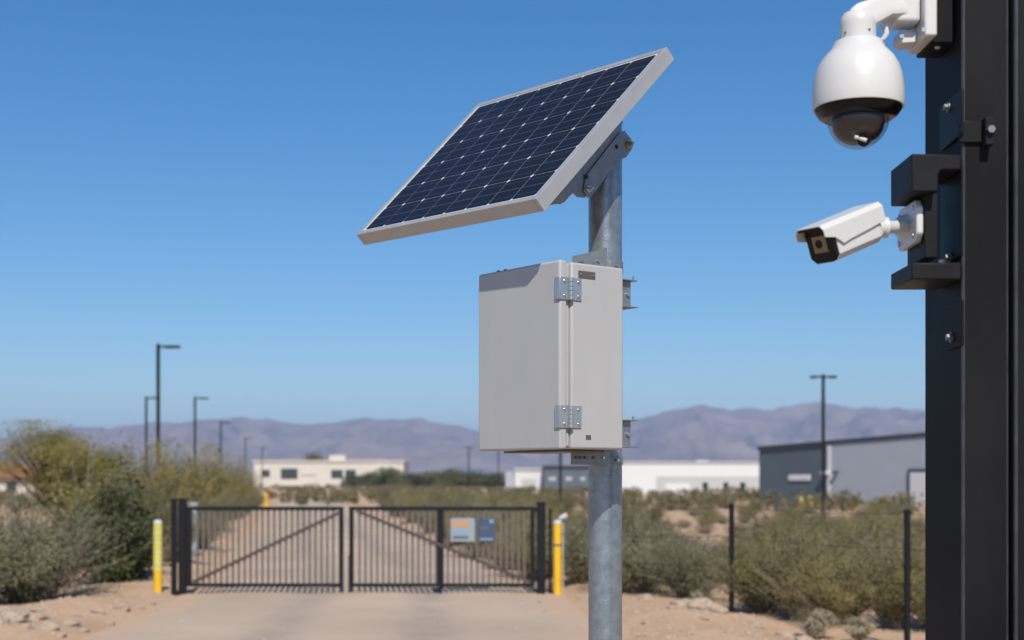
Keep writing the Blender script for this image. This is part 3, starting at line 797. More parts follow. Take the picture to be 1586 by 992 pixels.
# trees near the far office
ft = tree('bushy_tree', 5.0, 3.4, 34, 6000, 'leaf_tree', 'dark tree', .42, .12, .6, .17)
firstt = True
for px, top, Y, w_, lab in ((487, 702, 425, 26, 'dark tree crown rising behind the cream office roof'), (575, 731, 330, 26, 'dark green tree in front of the cream office, left of two'), (604, 724, 320, 36, 'dark green tree in front of the right corner of the cream office'),
                            (640, 733, 330, 34, 'green tree right of the cream office'), (672, 730, 340, 34, 'green tree under the far hills, second right of the office'), (702, 727, 330, 34, 'green tree left of the far lamp below the cabinet'),
                            (735, 731, 335, 34, 'green tree at the foot of the far lamp left of the cabinet'), (766, 733, 320, 30, 'green tree left of the small white shed'), (548, 735, 350, 26, 'low tree below the office windows')):
    o = ft if firstt else copy_tree(ft); firstt = False
    hgt = Z(top, Y); sw = w_ * 1.35 / FPX * Y / 6.8
    place(o, X(px, Y), Y, sw, px * .37, hgt / 5.0, lab)
    o['group'] = 'dark green trees around the far office'

# the far scrub, one mass
b = MB(); Cs = []; Ds = []; Cn = []; Dn = []
for i in range(3400):
    px = rng.uniform(-500, 2500); out = px > 1520 or px < -60; Y = (22 if out else 75) + 430 * rng.uniform() ** (2.2 if out else 1.6); x = X(px, Y); c, h_ = road_c(min(Y, 165))
    if Y < 100 and abs(x - c) < h_ + 1.2: continue
    if Y < 110 and 560 < px < 1500 and rng.uniform() < .4: continue
    ux, uy = x - pa.x, Y - pa.y; s_, q = ux * d.x + uy * d.y, ux * n2.x + uy * n2.y
    if -1 < s_ < L + 1 and -.8 < q < 31: continue
    if 169 < Y < 196 and 950 < px < 1260: continue
    hh = rng.uniform(.5, 1.25); rr = hh * rng.uniform(.7, 1.2); k = 70 if Y > 70 else 260
    a = rng.normal(0, 1, (k, 3)); a /= np.linalg.norm(a, axis=1)[:, None]; a *= rng.uniform(.5, 1, (k, 1))
    (Cn if Y < 70 else Cs).append(np.array([x, Y, hh * .48]) + a * np.array([rr * .7, rr * .7, hh * .48])); (Dn if Y < 70 else Ds).append(np.tile([[0, 0, 1.0]], (k, 1)))
leaf_quads(np.concatenate(Cs), np.concatenate(Ds), .26, .5, b, 1.6)
leaf_quads(np.concatenate(Cn), np.concatenate(Dn), .09, .4, b, 1.6)
o = b.build('desert_scrub', 'leaf_scrub', fix=False, smooth=False); o['kind'] = 'stuff'
# small dry litter and gravel on the bare ground: too many to count
b = MB(); Cs = []
while len(Cs) < 11000:
    Y = 13.5 + 16 * rng.uniform(); x = rng.uniform(-7.5, 8); c, h_ = road_c(Y); dd_ = abs(x - c) - h_
    if (dd_ < -.15 and rng.uniform() < .86) or (dd_ < .2 and rng.uniform() < .7): continue
    Cs.append((x, Y, ground_h(x, Y) if dd_ > -.1 else .026))
for x, y, z in Cs:
    s_ = .008 + .03 * rng.uniform() ** 3
    q = rng.uniform(.6, 1.3, 6) * s_
    b.add([(x + q[0], y, z), (x, y + q[1], z), (x - q[2], y, z), (x, y - q[3], z), (x, y, z + q[4] * .8), (x, y, z - q[5] * .5)], [(0, 1, 4), (1, 2, 4), (2, 3, 4), (3, 0, 4)])
o = b.build('gravel', 'rock', fix=False, smooth=False); o['kind'] = 'stuff'


def rock_mesh(seed):
    bm = bmesh.new(); bmesh.ops.create_icosphere(bm, subdivisions=3, radius=1)
    for v in bm.verts:
        n_ = noise.noise(v.co * 1.1 + Vector((seed, 0, 0))) * .45 + noise.noise(v.co * 2.7 + Vector((0, seed, 0))) * .18
        v.co = v.co * (1 + n_); v.co.z *= .62
    me = bpy.data.meshes.new('rock'); bm.to_mesh(me); bm.free(); me.materials.append(M['rock']); return me


rm = [rock_mesh(3.1), rock_mesh(8.7), rock_mesh(15.2)]
spots = [(1060, 18.2, .14), (1085, 17.9, .16), (1108, 17.6, .12), (1000, 19.2, .09), (1170, 16.4, .08), (1215, 15.9, .10), (1150, 17.0, .07), (20, 16.0, .17), (60, 16.6, .10), (110, 16.2, .09), (8, 17.2, .10), (150, 17.6, .08), (190, 18.3, .09),
         (1090, 15.9, .05), (1040, 16.8, .05), (215, 18.9, .06), (1245, 15.5, .09), (900, 20.4, .05), (930, 19.6, .06), (40, 15.4, .06), (-5, 15.6, .12), (30, 16.3, .07), (75, 15.7, .11), (95, 15.3, .05), (130, 16.0, .05), (170, 16.9, .06), (55, 17.3, .08), (120, 17.0, .05), (235, 19.6, .05), (1000, 15.8, .04)]
for i, (px, Y, s_) in enumerate(spots):
    o = bpy.data.objects.new('rock', rm[i % 3]); COL.objects.link(o); x = X(px, Y)
    o.location = (x, Y, ground_h(x, Y) + s_ * .15); o.scale = (s_ * 1.2, s_, s_); o.rotation_euler = (0, 0, i * 1.7)
    side = 'right' if px > 700 else 'left'
    tag(o, {'right': 'tan rock on the sandy bank right of the road', 'left': 'tan rock on the sandy bank left of the road'}[side], 'rock', f'rocks on the {side} bank')

# ------------------------------------------------------------------ the galvanised pole
PX_, PY_ = .336, 5.124; PR = .0605
t = thing('galvanised_pole', 'round galvanised steel pole carrying the solar panel and grey cabinet', 'pole', (PX_, PY_, 0))
b = MB(); b.tube([(PX_, PY_, -.3), (PX_, PY_, 2.985)], PR, 64); b.build('pole_tube', 'galv', t)
b = MB(); b.lathe([(PR + .001, 2.985), (PR + .003, 2.99), (PR * .6, 3.0)], (PX_, PY_, 0), 48); b.build('pole_cap', 'zinc', t)
b = MB(); b.lathe([(.16, -.02), (.16, .03), (.15, .035)], (PX_, PY_, 0), 32); b.build('base_flange', 'zinc', t)

# ------------------------------------------------------------------ cabinet
ca, sa = math.cos(R(38)), math.sin(R(38))
A_ = Vector((ca, sa, 0)); B_ = Vector((-sa, ca, 0))
O = Vector((X(867, 4.7), 4.7, 0)); zb, zt = 1.8045, 2.432
BM = Matrix(((A_.x, B_.x, 0, O.x), (A_.y, B_.y, 0, O.y), (0, 0, 1, zb), (0, 0, 0, 1)))
H = zt - zb; W = .452; DD = .283
cab = thing('equipment_cabinet', 'light grey weatherproof cabinet clamped to the galvanised pole below the solar panel', 'cabinet', Mx=BM)
b = MB(); b.box((.0, 0, 0), (.032, W, H), BM); door = b.build('door', 'cabinet', cab, bevel=.008, seg=4)
b = MB(); b.box((.0322, .010, .010), (.049, W - .01, H - .01), BM); b.build('gasket', 'cabinet', cab, bevel=.003)
b = MB(); b.box((.0492, -.002, .002), (DD, W + .002, H - .004), BM); b.build('body', 'cabinet', cab, bevel=.008, seg=4)
b = MB(); b.box((.06, .06, -.007), (DD - .03, W - .07, -.0002), BM); b.build('gland_plate', 'plate_dark', cab, bevel=.002)
# hinges
for zc in (H - .0945, .108):
    hh = .074
    b = MB(); b.box((.055, -.0065, zc - hh / 2), (.090, -.0025, zc + hh / 2), BM)      # leaf on the body side
    b.box((-.002, -.0050, zc - hh / 2), (.030, -.0005, zc + hh / 2), BM)               # leaf on the door edge
    b.box((-.006, -.0048, zc - hh / 2), (-.0025, .020, zc + hh / 2), BM)               # return round the corner
    hg = b.build('hinge', 'hinge', cab, bevel=.001)
    for q in range(5):
        z0 = zc - hh / 2 + q * hh / 5
        b = MB(); b.tube([BM @ Vector((.0425, -.009, z0 + .0008)), BM @ Vector((.0425, -.009, z0 + hh / 5 - .0008))], .0085 if q % 2 == 0 else .0078, 16); b.build('knuckle', 'hinge', hg)
    b = MB(); b.box((.030, -.004, zc - hh / 2), (.055, -.001, zc + hh / 2), BM); b.build('bridge', 'hinge', hg)
    for a_, dz in ((.016, .024), (.016, -.024), (.076, .024), (.076, -.024)):
        p0 = BM @ Vector((a_, -.0045, zc + dz)); p1 = BM @ Vector((a_, -.0105, zc + dz))
        b = MB(); b.tube([p0, p1], [.0052, .0042], 12); b.build('screw', 'bolt', hg)
# name plate and sticker
b = MB(); b.box((.078, -.0045, H - .054), (.153, -.0022, H - .030), BM); npl = b.build('name_plate', 'plate_dark', cab, bevel=.001)
for a_ in (.088, .143):
    b = MB(); b.tube([BM @ Vector((a_, -.0045, H - .042)), BM @ Vector((a_, -.0075, H - .042))], .0035, 10); b.build('rivet', 'bolt', npl)
b = MB(); b.box((.112, -.0035, .034), (.134, -.0022, .049), BM); b.build('sticker', 'plate_dark', cab)
for b_, a_ in ((.32, .02), (.36, .02)):
    b = MB(); b.tube([BM @ Vector((a_, b_, H)), BM @ Vector((a_, b_, H + .006))], .006, 10); b.build('top_screw', 'plate_dark', cab)
# rails on the back
for z0 in (H - .135, .010):
    b = MB()
    b.box((DD + .001, .0, z0), (DD + .068, W, z0 + .004), BM); b.box((DD + .001, .0, z0 + .092), (DD + .068, W, z0 + .096), BM)
    b.box((DD + .001, .018, z0 + .0042), (DD + .052, .022, z0 + .0918), BM)
    b.box((DD + .0005, .023, z0 + .0042), (DD + .004, W, z0 + .0918), BM)
    rl = b.build('mounting_rail', 'zinc', cab, bevel=.001)
    b = MB(); b.tube([BM @ Vector((DD + .036, .0175, z0 + .046)), BM @ Vector((DD + .036, .011, z0 + .046))], .007, 12); b.build('bolt', 'bolt', rl)
    b = MB(); b.tube([BM @ Vector((DD + .05, .004, z0 + .096)), BM @ Vector((DD + .05, .004, z0 + .108))], .004, 8); b.build('stud', 'bolt', rl)
# clamps above and below
for z0, z1, upper in ((H + .010, H + .068, True), (-.047, -.004, False)):
    b = MB(); c0 = BM @ Vector((0, 0, 0)); b.lathe([(PR + .001, z0 + zb), (PR + .004, z0 + zb), (PR + .004, z1 + zb - .014), (PR + .001, z1 + zb - .014)], (PX_, PY_, 0), 48)
    cl = b.build('pole_clamp', 'zinc', cab, bevel=.0008)
    b = MB()
    if upper: b.prism([BM @ Vector(p) for p in ((.175, .14, H - .003), (.322, .14, H - .003), (.322, .14, H + .082), (.175, .14, H + .046))], B_ * .004)
    else: b.prism([BM @ Vector(p) for p in ((.165, .135, -.0485), (.345, .135, -.0485), (.345, .135, .003), (.165, .135, .003))], B_ * .004)
    gs = b.build('clamp_plate', 'zinc', cab, bevel=.0008)
    for a_ in ((.20, .215, .29) if upper else (.185, .205, .225, .265, .31)):
        zz = H + .022 if upper else -.024
        b = MB(); yb = .1395 if upper else .1345; b.tube([BM @ Vector((a_, yb, zz + (a_ - .2) * .2 * upper)), BM @ Vector((a_, yb - .006, zz + (a_ - .2) * .2 * upper))], .005, 10); b.build('bolt', 'plate_dark' if a_ < .28 else 'bolt', gs)
    if upper:
        b = MB(); b.box((.318, .120, H - .002), (.324, .1398, H + .086), BM); b.build('lug', 'hinge', gs, bevel=.0008)
    for s_ in (-1, 1):
        b = MB(); p = Vector((PX_, PY_, zb + (z0 + z1) / 2 - .006)) + A_ * -.03 - B_ * (PR + .006) * 1.0 + A_ * s_ * .025
        b.tube([p, p - B_ * .01], .006, 10); b.build('bolt', 'bolt', cl)

# ------------------------------------------------------------------ solar panel
SC = 1.1
PC = Vector((-.02789797, 4.72697768, 1.1135994)) * SC + Vector((0, 0, EYE))
U = Vector((.61464414, -.78824048, -.02982495)); V = Vector((.5593642, .4088911, .72105462)); N = U.cross(V).normalized(); V = N.cross(U).normalized()
pw, ph, pt = 1.0 * SC, .74813 * SC, .04725 * SC
PM = Matrix(((U.x, V.x, N.x, PC.x), (U.y, V.y, N.y, PC.y), (U.z, V.z, N.z, PC.z), (0, 0, 0, 1)))
pan = thing('solar_panel', 'dark blue solar panel in a silver frame tilted on top of the galvanised pole', 'solar panel', Mx=PM)
fw = .022; hw, hhh = pw / 2, ph / 2
b = MB()
b.box((-hw, -hhh, -pt), (hw, -hhh + .002, 0), PM); b.box((-hw, hhh - .002, -pt), (hw, hhh, 0), PM)
b.v = []; b.f = []
for (x0, y0, x1, y1) in ((-hw, -hhh, hw, -hhh + fw), (-hw, hhh - fw, hw, hhh), (-hw, -hhh + fw, -hw + fw, hhh - fw), (hw - fw, -hhh + fw, hw, hhh - fw)):
    pass
# frame rails with mitred corners: outer wall, top lip, rear flange
def ring(z, ox, oy): return [PM @ Vector(p) for p in ((-ox, -oy, z), (ox, -oy, z), (ox, oy, z), (-ox, oy, z))]
prof = [(-pt, 0), (0, 0), (0, fw), (-.006, fw), (-.006, .004), (-pt + .003, .004), (-pt + .003, .03), (-pt, .03)]
rings = [ring(z, hw - i_, hhh - i_) for z, i_ in prof]
vs_ = [v for r_ in rings for v in r_]; fs_ = []
for j in range(len(prof)):
    j2 = (j + 1) % len(prof)
    for k in range(4): fs_.append((j * 4 + k, j * 4 + (k + 1) % 4, j2 * 4 + (k + 1) % 4, j2 * 4 + k))
b.add(vs_, fs_); b.build('frame', 'alu', pan, bevel=.0012, seg=2, smooth=False)
b = MB()
for sx in (-1, 1):
    for sy in (-1, 1):
        b.box((min(sx * (hw - .0175), sx * (hw - .0185)), min(sy * (hhh + .0004), sy * (hhh - .001)), -pt + .002), (max(sx * (hw - .0175), sx * (hw - .0185)), max(sy * (hhh + .0004), sy * (hhh - .001)), -.003), PM)
b.build('corner_joints', 'plate_dark', pan, smooth=False)
b = MB(); b.box((-hw + .006, -hhh + .006, -.0058), (hw - .006, hhh - .006, -.0032), PM); b.build('backsheet', 'backsheet', pan, smooth=False)
NCX, NCY = 8, 6
aw, ah = pw - 2 * fw - .016, ph - 2 * fw - .012; cwx, chy = aw / NCX, ah / NCY
b = MB(); bb = MB(); gap = .002; ch = .0075
for i in range(NCX):
    for j in range(NCY):
        x0, x1 = -aw / 2 + i * cwx + gap / 2, -aw / 2 + (i + 1) * cwx - gap / 2
        y0, y1 = -ah / 2 + j * chy + gap / 2, -ah / 2 + (j + 1) * chy - gap / 2
        pts = [(x0 + ch, y0), (x1 - ch, y0), (x1, y0 + ch), (x1, y1 - ch), (x1 - ch, y1), (x0 + ch, y1), (x0, y1 - ch), (x0, y0 + ch)]
        b.add([PM @ Vector((x, y, -.0026)) for x, y in pts], [tuple(range(8))])
        for q, tw in ((.17, .0004), (.5, .0009), (.83, .0004)):
            yy = y0 + (y1 - y0) * q; bb.add([PM @ Vector(p) for p in ((x0, yy - tw, -.0022), (x1, yy - tw, -.0022), (x1, yy + tw, -.0022), (x0, yy + tw, -.0022))], [(0, 1, 2, 3)])
b.build('cell_array', 'cell', pan, smooth=False); bb.build('busbars', 'busbar', pan, smooth=False)
# junction box on the back
b = MB(); b.box((-.06, .2, -.03), (.06, .3, -.007), PM); b.build('junction_box', 'black_gloss', pan, bevel=.004)
# tilt bracket
pole_c = Vector((PX_, PY_, 0)); UH = Vector((U.x, U.y, 0)).normalized()


def on_plane(px, py, off):
    p0 = pole_c + UH * off; r_ = Vector(((px - CX) / FPX, 1, (HY - py) / FPX)); s_ = (p0 - Vector((0, 0, EYE))).dot(UH) / r_.dot(UH)
    return Vector((0, 0, EYE)) + r_ * s_


arm_px = [(905, 281), (903, 296), (909, 307), (915, 304), (924, 293), (941, 270), (958, 249), (969, 244), (976, 234), (980, 225), (975.5, 215), (966, 203), (957, 208), (914, 263), (907, 272)]
pl_px = [(862, 300), (881, 291.5), (892.6, 305.6), (905, 307), (914, 290), (914, 263), (957, 208), (952, 192), (935, 196), (890, 252)]
for off, ext in ((.072, UH * .005), (-.077, -UH * .005)):
    back = UH * (off - .072) if off < 0 else Vector((0, 0, 0))
    b = MB(); b.prism([on_plane(x, y, .072) + back for x, y in arm_px], ext); arm = b.build('tilt_arm', 'zinc', pan, bevel=.0012)
    if off > 0:
        for (x, y, r_, m_) in ((973, 224, .010, 'brass'), (911, 293.5, .008, 'bolt')):
            p = on_plane(x, y, .077); b = MB(); b.tube([p, p + UH * .006], r_ * 1.5, 18); b.build('washer', m_, arm)
            b = MB(); b.tube([p + UH * .006, p + UH * .017], r_, 6); b.build('nut', m_, arm); b = MB(); b.tube([p + UH * .017, p + UH * .026], r_ * .55, 10); b.build('bolt_end', m_, arm)
        for (x, y) in ((955, 227.5), (908.5, 274)):
            p = on_plane(x, y, .0775); b = MB(); b.tube([p - UH * .0004, p + UH * .0006], .008, 14); b.build('bolt_hole', 'dark_hole', arm)
    b = MB(); b.prism([on_plane(x, y, .066) + back * .9 for x, y in pl_px], ext * .8); b.build('bracket_plate', 'zinc', pan, bevel=.001)
# pivot bolts running through
for (x, y) in ((973, 224), (911, 293.5)):
    p = on_plane(x, y, .07); b = MB(); b.tube([p, p - UH * .15], .006, 12); b.build('pivot_rod', 'bolt', pan)
# cross rails behind the panel
xc = (pole_c + UH * 0 - PC).dot(U)
for yv, dp in ((-.215, .085), (.06, .035)):
    b = MB(); b.box((xc - .30, yv - .028, -pt - dp), (xc + .064, yv + .028, -pt - .0005), PM); b.build('cross_rail', 'zinc', pan, bevel=.003)

# ------------------------------------------------------------------ black steel column
CY = 3.6
XF = X(1490, CY)
col = thing('steel_column', 'tall black steel column at the right edge carrying both cameras', 'column', (XF + .1, CY + .1, 0))
x2 = X(1565, CY)


def paint_highlight(o):
    o.data.materials.append(M['edge_highlight']); o.modifiers['bevel'].material = 1; return o  # bevel faces take the lighter grey, a highlight painted along the edges


b = MB(); b.box((XF, CY, -.3), (x2 - .003, CY + .327, 4.6)); paint_highlight(b.build('front_tube', 'charcoal', col, bevel=.007, seg=3))
b = MB(); b.box((x2, CY - .03, -.3), (x2 + .16, CY + .327, 4.6)); paint_highlight(b.build('side_tube', 'charcoal', col, bevel=.008, seg=3))
# web plates on the left face
def side_px(px, c=XF): return FPX * c / (px - CX)      # distance of a point on the plane x = c seen at column px
def sp(px0, px1, py0, py1, th, name, m_, bev=.003, par=col, x0=0.0):
    ya, yb = side_px(px1, XF - x0 - th), side_px(px0, XF - x0 - th)
    b = MB(); b.box((XF - x0 - th, ya, Z(py1, (ya + yb) / 2)), (XF - x0 - .0005, yb, Z(py0, (ya + yb) / 2))); return b.build(name, m_, par, bevel=bev)
pl = sp(1455, 1489, 152, 222, .008, 'side_plate', 'charcoal_light')
pl2 = sp(1456, 1489, 266, 405, .006, 'side_plate', 'charcoal_light')
pl3 = sp(1462, 1489, 470, 540, .008, 'side_plate', 'charcoal')
def side_bolt(px, py, par, x0=.008, r_=.009):
    c = XF - x0; y = side_px(px, c); p = Vector((c, y, Z(py, y))); b = MB(); b.tube([p, p + Vector((-.004, 0, 0))], r_ * 1.5, 16); b.tube([p + Vector((-.0035, 0, 0)), p + Vector((-.014, 0, 0))], r_, 6); b.build('bolt', 'dull_bolt', par)
side_bolt(1470, 167, pl); side_bolt(1474, 523, pl3); side_bolt(1472, 400, pl2, .006)
# strap clamp round the front
b = MB(); b.box((XF - .008, CY - .010, Z(222, CY)), (X(1519, CY), CY - .0005, Z(189, CY))); cl = b.build('clamp_strap', 'charcoal_light', col, bevel=.002)
b = MB(); b.box((X(1519, CY) + .0005, CY - .036, Z(229, CY)), (X(1519, CY) + .022, CY - .0005, Z(187, CY))); b.build('clamp_lug', 'charcoal_light', cl, bevel=.002)
p = Vector((X(1519, CY) + .012, CY - .036, Z(207, CY))); b = MB(); b.tube([p, p + Vector((0, -.012, 0))], .010, 6); b.build('bolt', 'dull_bolt', cl)
# camera shelves
b = MB(); SY = CY - .012
def fpt(x, y): return P(x, y, SY)
ex = Vector((0, .20, 0))
poly = [(1412, 238), (1489, 240), (1489, 263), (1461, 263), (1456, 265), (1454, 270), (1453, 297), (1412, 297)]
b.prism([fpt(*q) for q in poly], ex); sh = b.build('upper_bracket', 'charcoal_light', col, bevel=.004)
b = MB(); b.box((X(1412, SY), SY, Z(433, SY)), (X(1489, SY), SY + .2, Z(407, SY))); sh2 = b.build('lower_bracket', 'charcoal_light', col, bevel=.004)
p = Vector((X(1468, SY), SY + .05, Z(407, SY))); b = MB(); b.tube([p, p + Vector((0, 0, .004))], .015, 16); b.tube([p + Vector((0, 0, .0035)), p + Vector((0, 0, .014))], .010, 6); b.build('bolt', 'dull_bolt', sh2)
yb = 3.63
b = MB(); b.box((X(1432, yb), yb, Z(407, yb) + .012), (X(1453, yb), yb + .16, Z(297, yb) - .005)); rb = b.build('standoff', 'charcoal_light', col, bevel=.003)
# dark junction box behind the dome camera's wall plate
yb = 3.66
b = MB(); b.box((X(1443, yb), yb, Z(66, yb)), (XF - .0005, yb + .14, Z(-40, yb))); jb = b.build('mounting_box', 'charcoal', col, bevel=.003)

# ------------------------------------------------------------------ dome camera
DY = 3.62; k = DY / FPX; dc = P(1329, 130, DY)
dome = thing('dome_camera', 'white dome security camera hanging from a curved arm on the black column', 'security camera', (dc.x, DY, dc.z))
def zz(py): return Z(py, DY)
pr = [(.001, 63), (36, 66), (39, 71), (40.5, 76), (47, 83), (55, 92), (62, 104), (66.5, 118), (69, 134), (70, 150), (70, 166), (69.3, 169), (66, 169)]
b = MB(); b.lathe([(r_ * k, zz(y)) for r_, y in pr], (dc.x, DY, 0), 64); b.build('housing', 'white_shell', dome)
b = MB(); b.lathe([(66 * k, zz(162)), (67 * k, zz(169.5)), (65 * k, zz(174)), (60 * k, zz(181)), (53 * k, zz(185.5)), (47 * k, zz(186))], (dc.x, DY, 0), 64); b.build('trim_ring', 'black_gloss', dome)
gp = [(47 * k, zz(180)), (47 * k, zz(186))] + [(47 * k * math.cos(a), zz(186) - 45 * k * math.sin(a)) for a in [R(q) for q in range(6, 90, 6)]] + [(.0008, zz(231))]
b = MB(); b.lathe(gp, (dc.x, DY, 0), 64); bub = b.build('dome_bubble', 'black_gloss', dome)
gm = bpy.data.materials.new('smoked_dome'); gm.use_nodes = True; tt = gm.node_tree; pb_ = tt.nodes['Principled BSDF']
pb_.inputs['Base Color'].default_value = (.5, .5, .5, 1); pb_.inputs['Roughness'].default_value = .03; pb_.inputs['Alpha'].default_value = 1
gl = tt.nodes.new('ShaderNodeBsdfGlossy'); gl.inputs['Roughness'].default_value = .03; tr_ = tt.nodes.new('ShaderNodeBsdfTransparent'); tr_.inputs[0].default_value = (.80, .80, .80, 1)
lw = tt.nodes.new('ShaderNodeLayerWeight'); lw.inputs['Blend'].default_value = .5; fp_ = tt.nodes.new('ShaderNodeMath'); fp_.operation = 'POWER'; fp_.inputs[1].default_value = 4.5
fr = tt.nodes.new('ShaderNodeMath'); fr.operation = 'MULTIPLY_ADD'; fr.inputs[1].default_value = .8; fr.inputs[2].default_value = .045; tt.links.new(lw.outputs['Facing'], fp_.inputs[0]); tt.links.new(fp_.outputs[0], fr.inputs[0]); mxs = tt.nodes.new('ShaderNodeMixShader')
tt.links.new(fr.outputs[0], mxs.inputs[0]); tt.links.new(tr_.outputs[0], mxs.inputs[1]); tt.links.new(gl.outputs[0], mxs.inputs[2]); tt.links.new(mxs.outputs[0], tt.nodes['Material Output'].inputs['Surface'])
bub.data.materials[0] = gm
lm = MB(); lm.lathe([(.001, zz(188)), (40 * k, zz(188)), (40 * k, zz(194)), (37.5 * k, zz(204)), (31 * k, zz(214)), (19 * k, zz(221)), (.001, zz(223))], (dc.x, DY, 0), 40); mod = lm.build('camera_module', 'module_grey', dome)
ax = Vector((.05, -.85, -.52)).normalized(); p0 = Vector((dc.x, DY, zz(206)))
b = MB(); b.tube([p0 + ax * .045, p0 + ax * .060], .017, 20); b.build('lens', 'black_gloss', mod)
b = MB(); b.tube([p0 + Vector((-.02, -.048, -.022)), p0 + Vector((.008, -.055, -.033))], .005, 10); b.build('lens_shroud', 'cable', mod)
# neck and arm
def rr_(t_):
    c_, s_ = math.cos(t_), math.sin(t_); q = (abs(c_) ** 5 + abs(s_) ** 5) ** (-1 / 5); return (c_ * q * .9, s_ * q)
b = MB(); b.lathe([(27.5 * k, zz(76)), (27.5 * k, zz(44)), (28 * k, zz(38)), (27 * k, zz(30)), (22 * k, zz(22)), (10 * k, zz(16)), (.001, zz(15))], (dc.x, DY, 0), 40); b.build('neck', 'white_shell', dome)
b = MB(); path = [P(1322, 35, DY), P(1332, 30, DY), P(1350, 22, DY + .01), P(1366, 14, DY + .03), P(1385, 12, DY + .05), P(1400, 14, DY + .06)]
b.tube(path, [19 * k, 22 * k, 20.5 * k, 19 * k, 21 * k, 21 * k], 32, True, rr_); b.build('arm', 'white_shell', dome)
py0 = 3.68
b = MB(); b.box((X(1381, py0), py0 - .035, Z(41, py0)), (X(1421, py0), py0 + .045, Z(-18, py0))); b.build('arm_socket', 'white_shell', dome, bevel=.012, seg=4)
b = MB(); b.box((X(1421, py0) + .0003, py0 - .062, Z(67, py0)), (X(1441, py0), py0 + .10, Z(-40, py0))); wp = b.build('wall_plate', 'white_shell', dome, bevel=.006, seg=3)
b = MB(); b.prism([P(1393, 48, py0), P(1422, 48, py0), P(1422, 66, py0), P(1398, 68, py0), P(1392, 63, py0)], (0, .06, 0)); lug = b.build('lower_lug', 'white_shell', dome, bevel=.004)
for x, y, yy in ((1396, 57, py0), (1430, 47, py0 - .062)):
    p = P(x, y, yy); b = MB(); b.tube([p + Vector((0, .001, 0)), p + Vector((0, -.006, 0))], .006, 12); b.build('screw', 'hinge', lug if x < 1410 else wp)
for x, y in ((1306, 56), (1340, 54)):
    a_ = math.asin(max(-1, min(1, (x - 1329) / 27.5))); p = Vector((dc.x + math.sin(a_) * 27.5 * k, DY - math.cos(a_) * 27.5 * k, zz(y))); b = MB(); b.tube([p + Vector((0, .002, 0)), p + Vector((0, -.0015, 0))], .003, 10); b.build('screw', 'dark_hole', dome)
pth = [P(1366, 38, DY + .03), P(1371, 44, DY + .03), P(1373, 52, DY + .03), P(1369, 60, DY + .03), P(1362, 65, DY + .03)]
b = MB(); b.tube(pth, [.006, .008, .008, .007, .004], 10); b.build('safety_loop', 'white_shell', dome)
p = P(1452, 66, 3.70); b = MB(); b.tube([p, p - Vector((0, 0, .016))], [.010, .007], 12); b.build('cable_gland', 'white_shell', dome)

# ------------------------------------------------------------------ bullet camera
bc = P(1343, 350, 3.60)
dv = Vector((-.76, -.53, -.36)).normalized(); rv = dv.cross(Vector((0, 0, 1))).normalized(); uv = rv.cross(dv).normalized()
KM = Matrix(((rv.x, dv.x, uv.x, bc.x), (rv.y, dv.y, uv.y, bc.y), (rv.z, dv.z, uv.z, bc.z), (0, 0, 0, 1)))
bul = thing('bullet_camera', 'white bullet security camera with a black face on the black column', 'security camera', Mx=KM)
bl, bw, bh = .180, .042, .046
def sect(w_, h_, c_): return [(-w_ + c_, -h_), (w_ - c_, -h_), (w_, -h_ + c_), (w_, h_ - c_ * .5), (w_ - c_ * .5, h_), (-w_ + c_ * .5, h_), (-w_, h_ - c_ * .5), (-w_, -h_ + c_)]
def loft(secs):
    b = MB(); n_ = len(secs[0][1]); vs_ = [KM @ Vector((x, y, z)) for y, s_ in secs for x, z in s_]; fs_ = []
    for j in range(len(secs) - 1):
        for k_ in range(n_): fs_.append((j * n_ + k_, j * n_ + (k_ + 1) % n_, (j + 1) * n_ + (k_ + 1) % n_, (j + 1) * n_ + k_))
    fs_.append(tuple(range(n_))[::-1]); fs_.append(tuple((len(secs) - 1) * n_ + k_ for k_ in range(n_))); return b.add(vs_, fs_)
loft([(-.012, sect(bw * .82, bh * .8, .012)), (.0, sect(bw * .97, bh * .96, .014)), (.01, sect(bw, bh, .015)), (bl - .012, sect(bw, bh, .015))]).build('body', 'white_shell', bul, bevel=.002)
loft([(bl - .0118, sect(bw * .99, bh * .99, .015)), (bl, sect(bw * .99, bh * .99, .015)), (bl + .004, sect(bw * .94, bh * .94, .014))]).build('face_plate', 'black_gloss', bul, bevel=.002)
b = MB(); b.box((-.024, bl + .0042, -.018), (.020, bl + .0065, .024), KM); fw_ = b.build('lens_window', 'lens_glass', bul, bevel=.001)
b = MB(); b.tube([KM @ Vector((0, bl + .0066, .004)), KM @ Vector((0, bl + .0076, .004))], .011, 20); b.build('lens', 'black_gloss', fw_)
# sun shield: a bent sheet over the top and upper sides, reaching past the face
def shield(h0_, e): return [(-bw - e, h0_), (-bw - e, bh + e - .012), (-bw + .010 - e, bh + e), (bw - .010 + e, bh + e), (bw + e, bh + e - .012), (bw + e, h0_)]
b = MB(); outer = []; ys = [-.018, .05, .12, bl - .03, bl - .005, bl + .030]; hs_ = [.004, -.002, -.006, -.010, .012, .022]
for y, h_ in zip(ys, hs_): outer.append((y, shield(h_, .006), shield(h_, .003)))
vs_, fs_ = [], []
for y, o_, i_ in outer: vs_ += [KM @ Vector((x, y, z)) for x, z in o_] + [KM @ Vector((x, y, z)) for x, z in i_]
for j in range(len(outer) - 1):
    a0, a1 = j * 12, (j + 1) * 12
    for q in range(5): fs_ += [(a0 + q, a0 + q + 1, a1 + q + 1, a1 + q), (a0 + 6 + q, a1 + 6 + q, a1 + 7 + q, a0 + 7 + q)]
    fs_ += [(a0, a1, a1 + 6, a0 + 6), (a0 + 5, a0 + 11, a1 + 11, a1 + 5)]
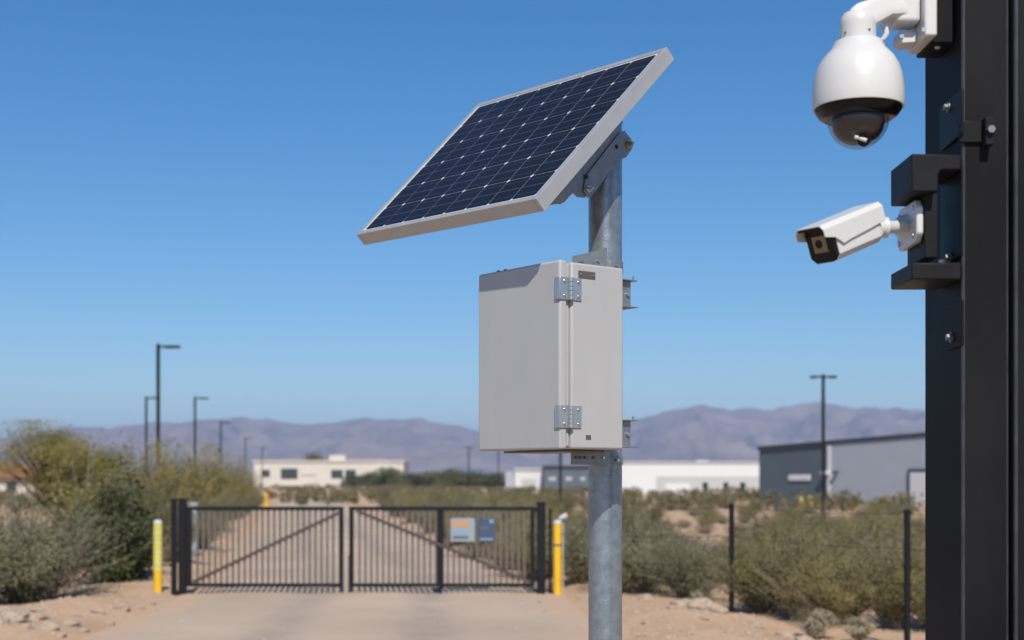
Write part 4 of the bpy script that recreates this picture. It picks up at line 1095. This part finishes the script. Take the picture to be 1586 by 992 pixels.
for a0 in (0, (len(outer) - 1) * 12):
    for q in range(5): fs_.append((a0 + q, a0 + q + 1, a0 + 7 + q, a0 + 6 + q))
b.add(vs_, fs_); b.build('sun_shield', 'white_shell', bul, bevel=.001)
b = MB(); b.box((-bw + .006, bl + .006, bh - .004), (bw - .006, bl + .028, bh + .0025), KM); b.build('shield_lip', 'black_gloss', bul)
# arm and plate
pb0 = KM @ Vector((0, .0, -.012)); yb = 3.64
j1 = P(1370, 353, yb); yb = 3.70; j2 = P(1409, 350, yb + .02)
b = MB(); b.tube([pb0 - dv * .0, j1], [.024, .022], 20); b.tube([j1 - Vector((.006, 0, 0)), j1 + Vector((.008, 0, 0))], .027, 20); b.build('swivel_joint', 'white_shell', bul, bevel=.002)
b = MB(); b.tube([j1, P(1381, 352.5, 3.67), P(1395, 351, 3.705), j2, P(1416, 350, yb + .045)], [.017, .0165, .0165, .02, .026], 20); b.build('arm', 'white_shell', bul)
xp = X(1432, 3.63) - .0006
def oct_(x, yc, zc, w_, h_, c_): return [Vector((x, yc + a_, zc + z_)) for a_, z_ in ((-w_ + c_, -h_), (w_ - c_, -h_), (w_, -h_ + c_), (w_, h_ - c_), (w_ - c_, h_), (-w_ + c_, h_), (-w_, h_ - c_), (-w_, -h_ + c_))]
ypc = 3.73; zpc = Z(351, ypc)
b = MB(); b.prism(oct_(xp - .018, ypc, zpc, .094, .055, .022), (.018, 0, 0)); wp2 = b.build('wall_plate', 'white_shell', bul, bevel=.004)
b = MB(); b.tube([Vector((xp - .045, ypc + .005, zpc)), Vector((xp - .017, ypc + .005, zpc))], [.022, .034], 24); b.build('arm_flange', 'white_shell', wp2)
for sy in (-1, 1):
    for sz in (-1, 1):
        p = Vector((xp - .018, ypc + sy * .066, zpc + sz * .036)); b = MB(); b.tube([p, p - Vector((.004, 0, 0))], .007, 12); b.build('screw', 'hinge', wp2)
pth = [P(1416, 378, 3.78), P(1415, 388, 3.77), P(1419, 397, 3.76), P(1428, 403, 3.75)]
b = MB(); b.tube(pth, .0025, 8); b.build('cable', 'cable', bul)
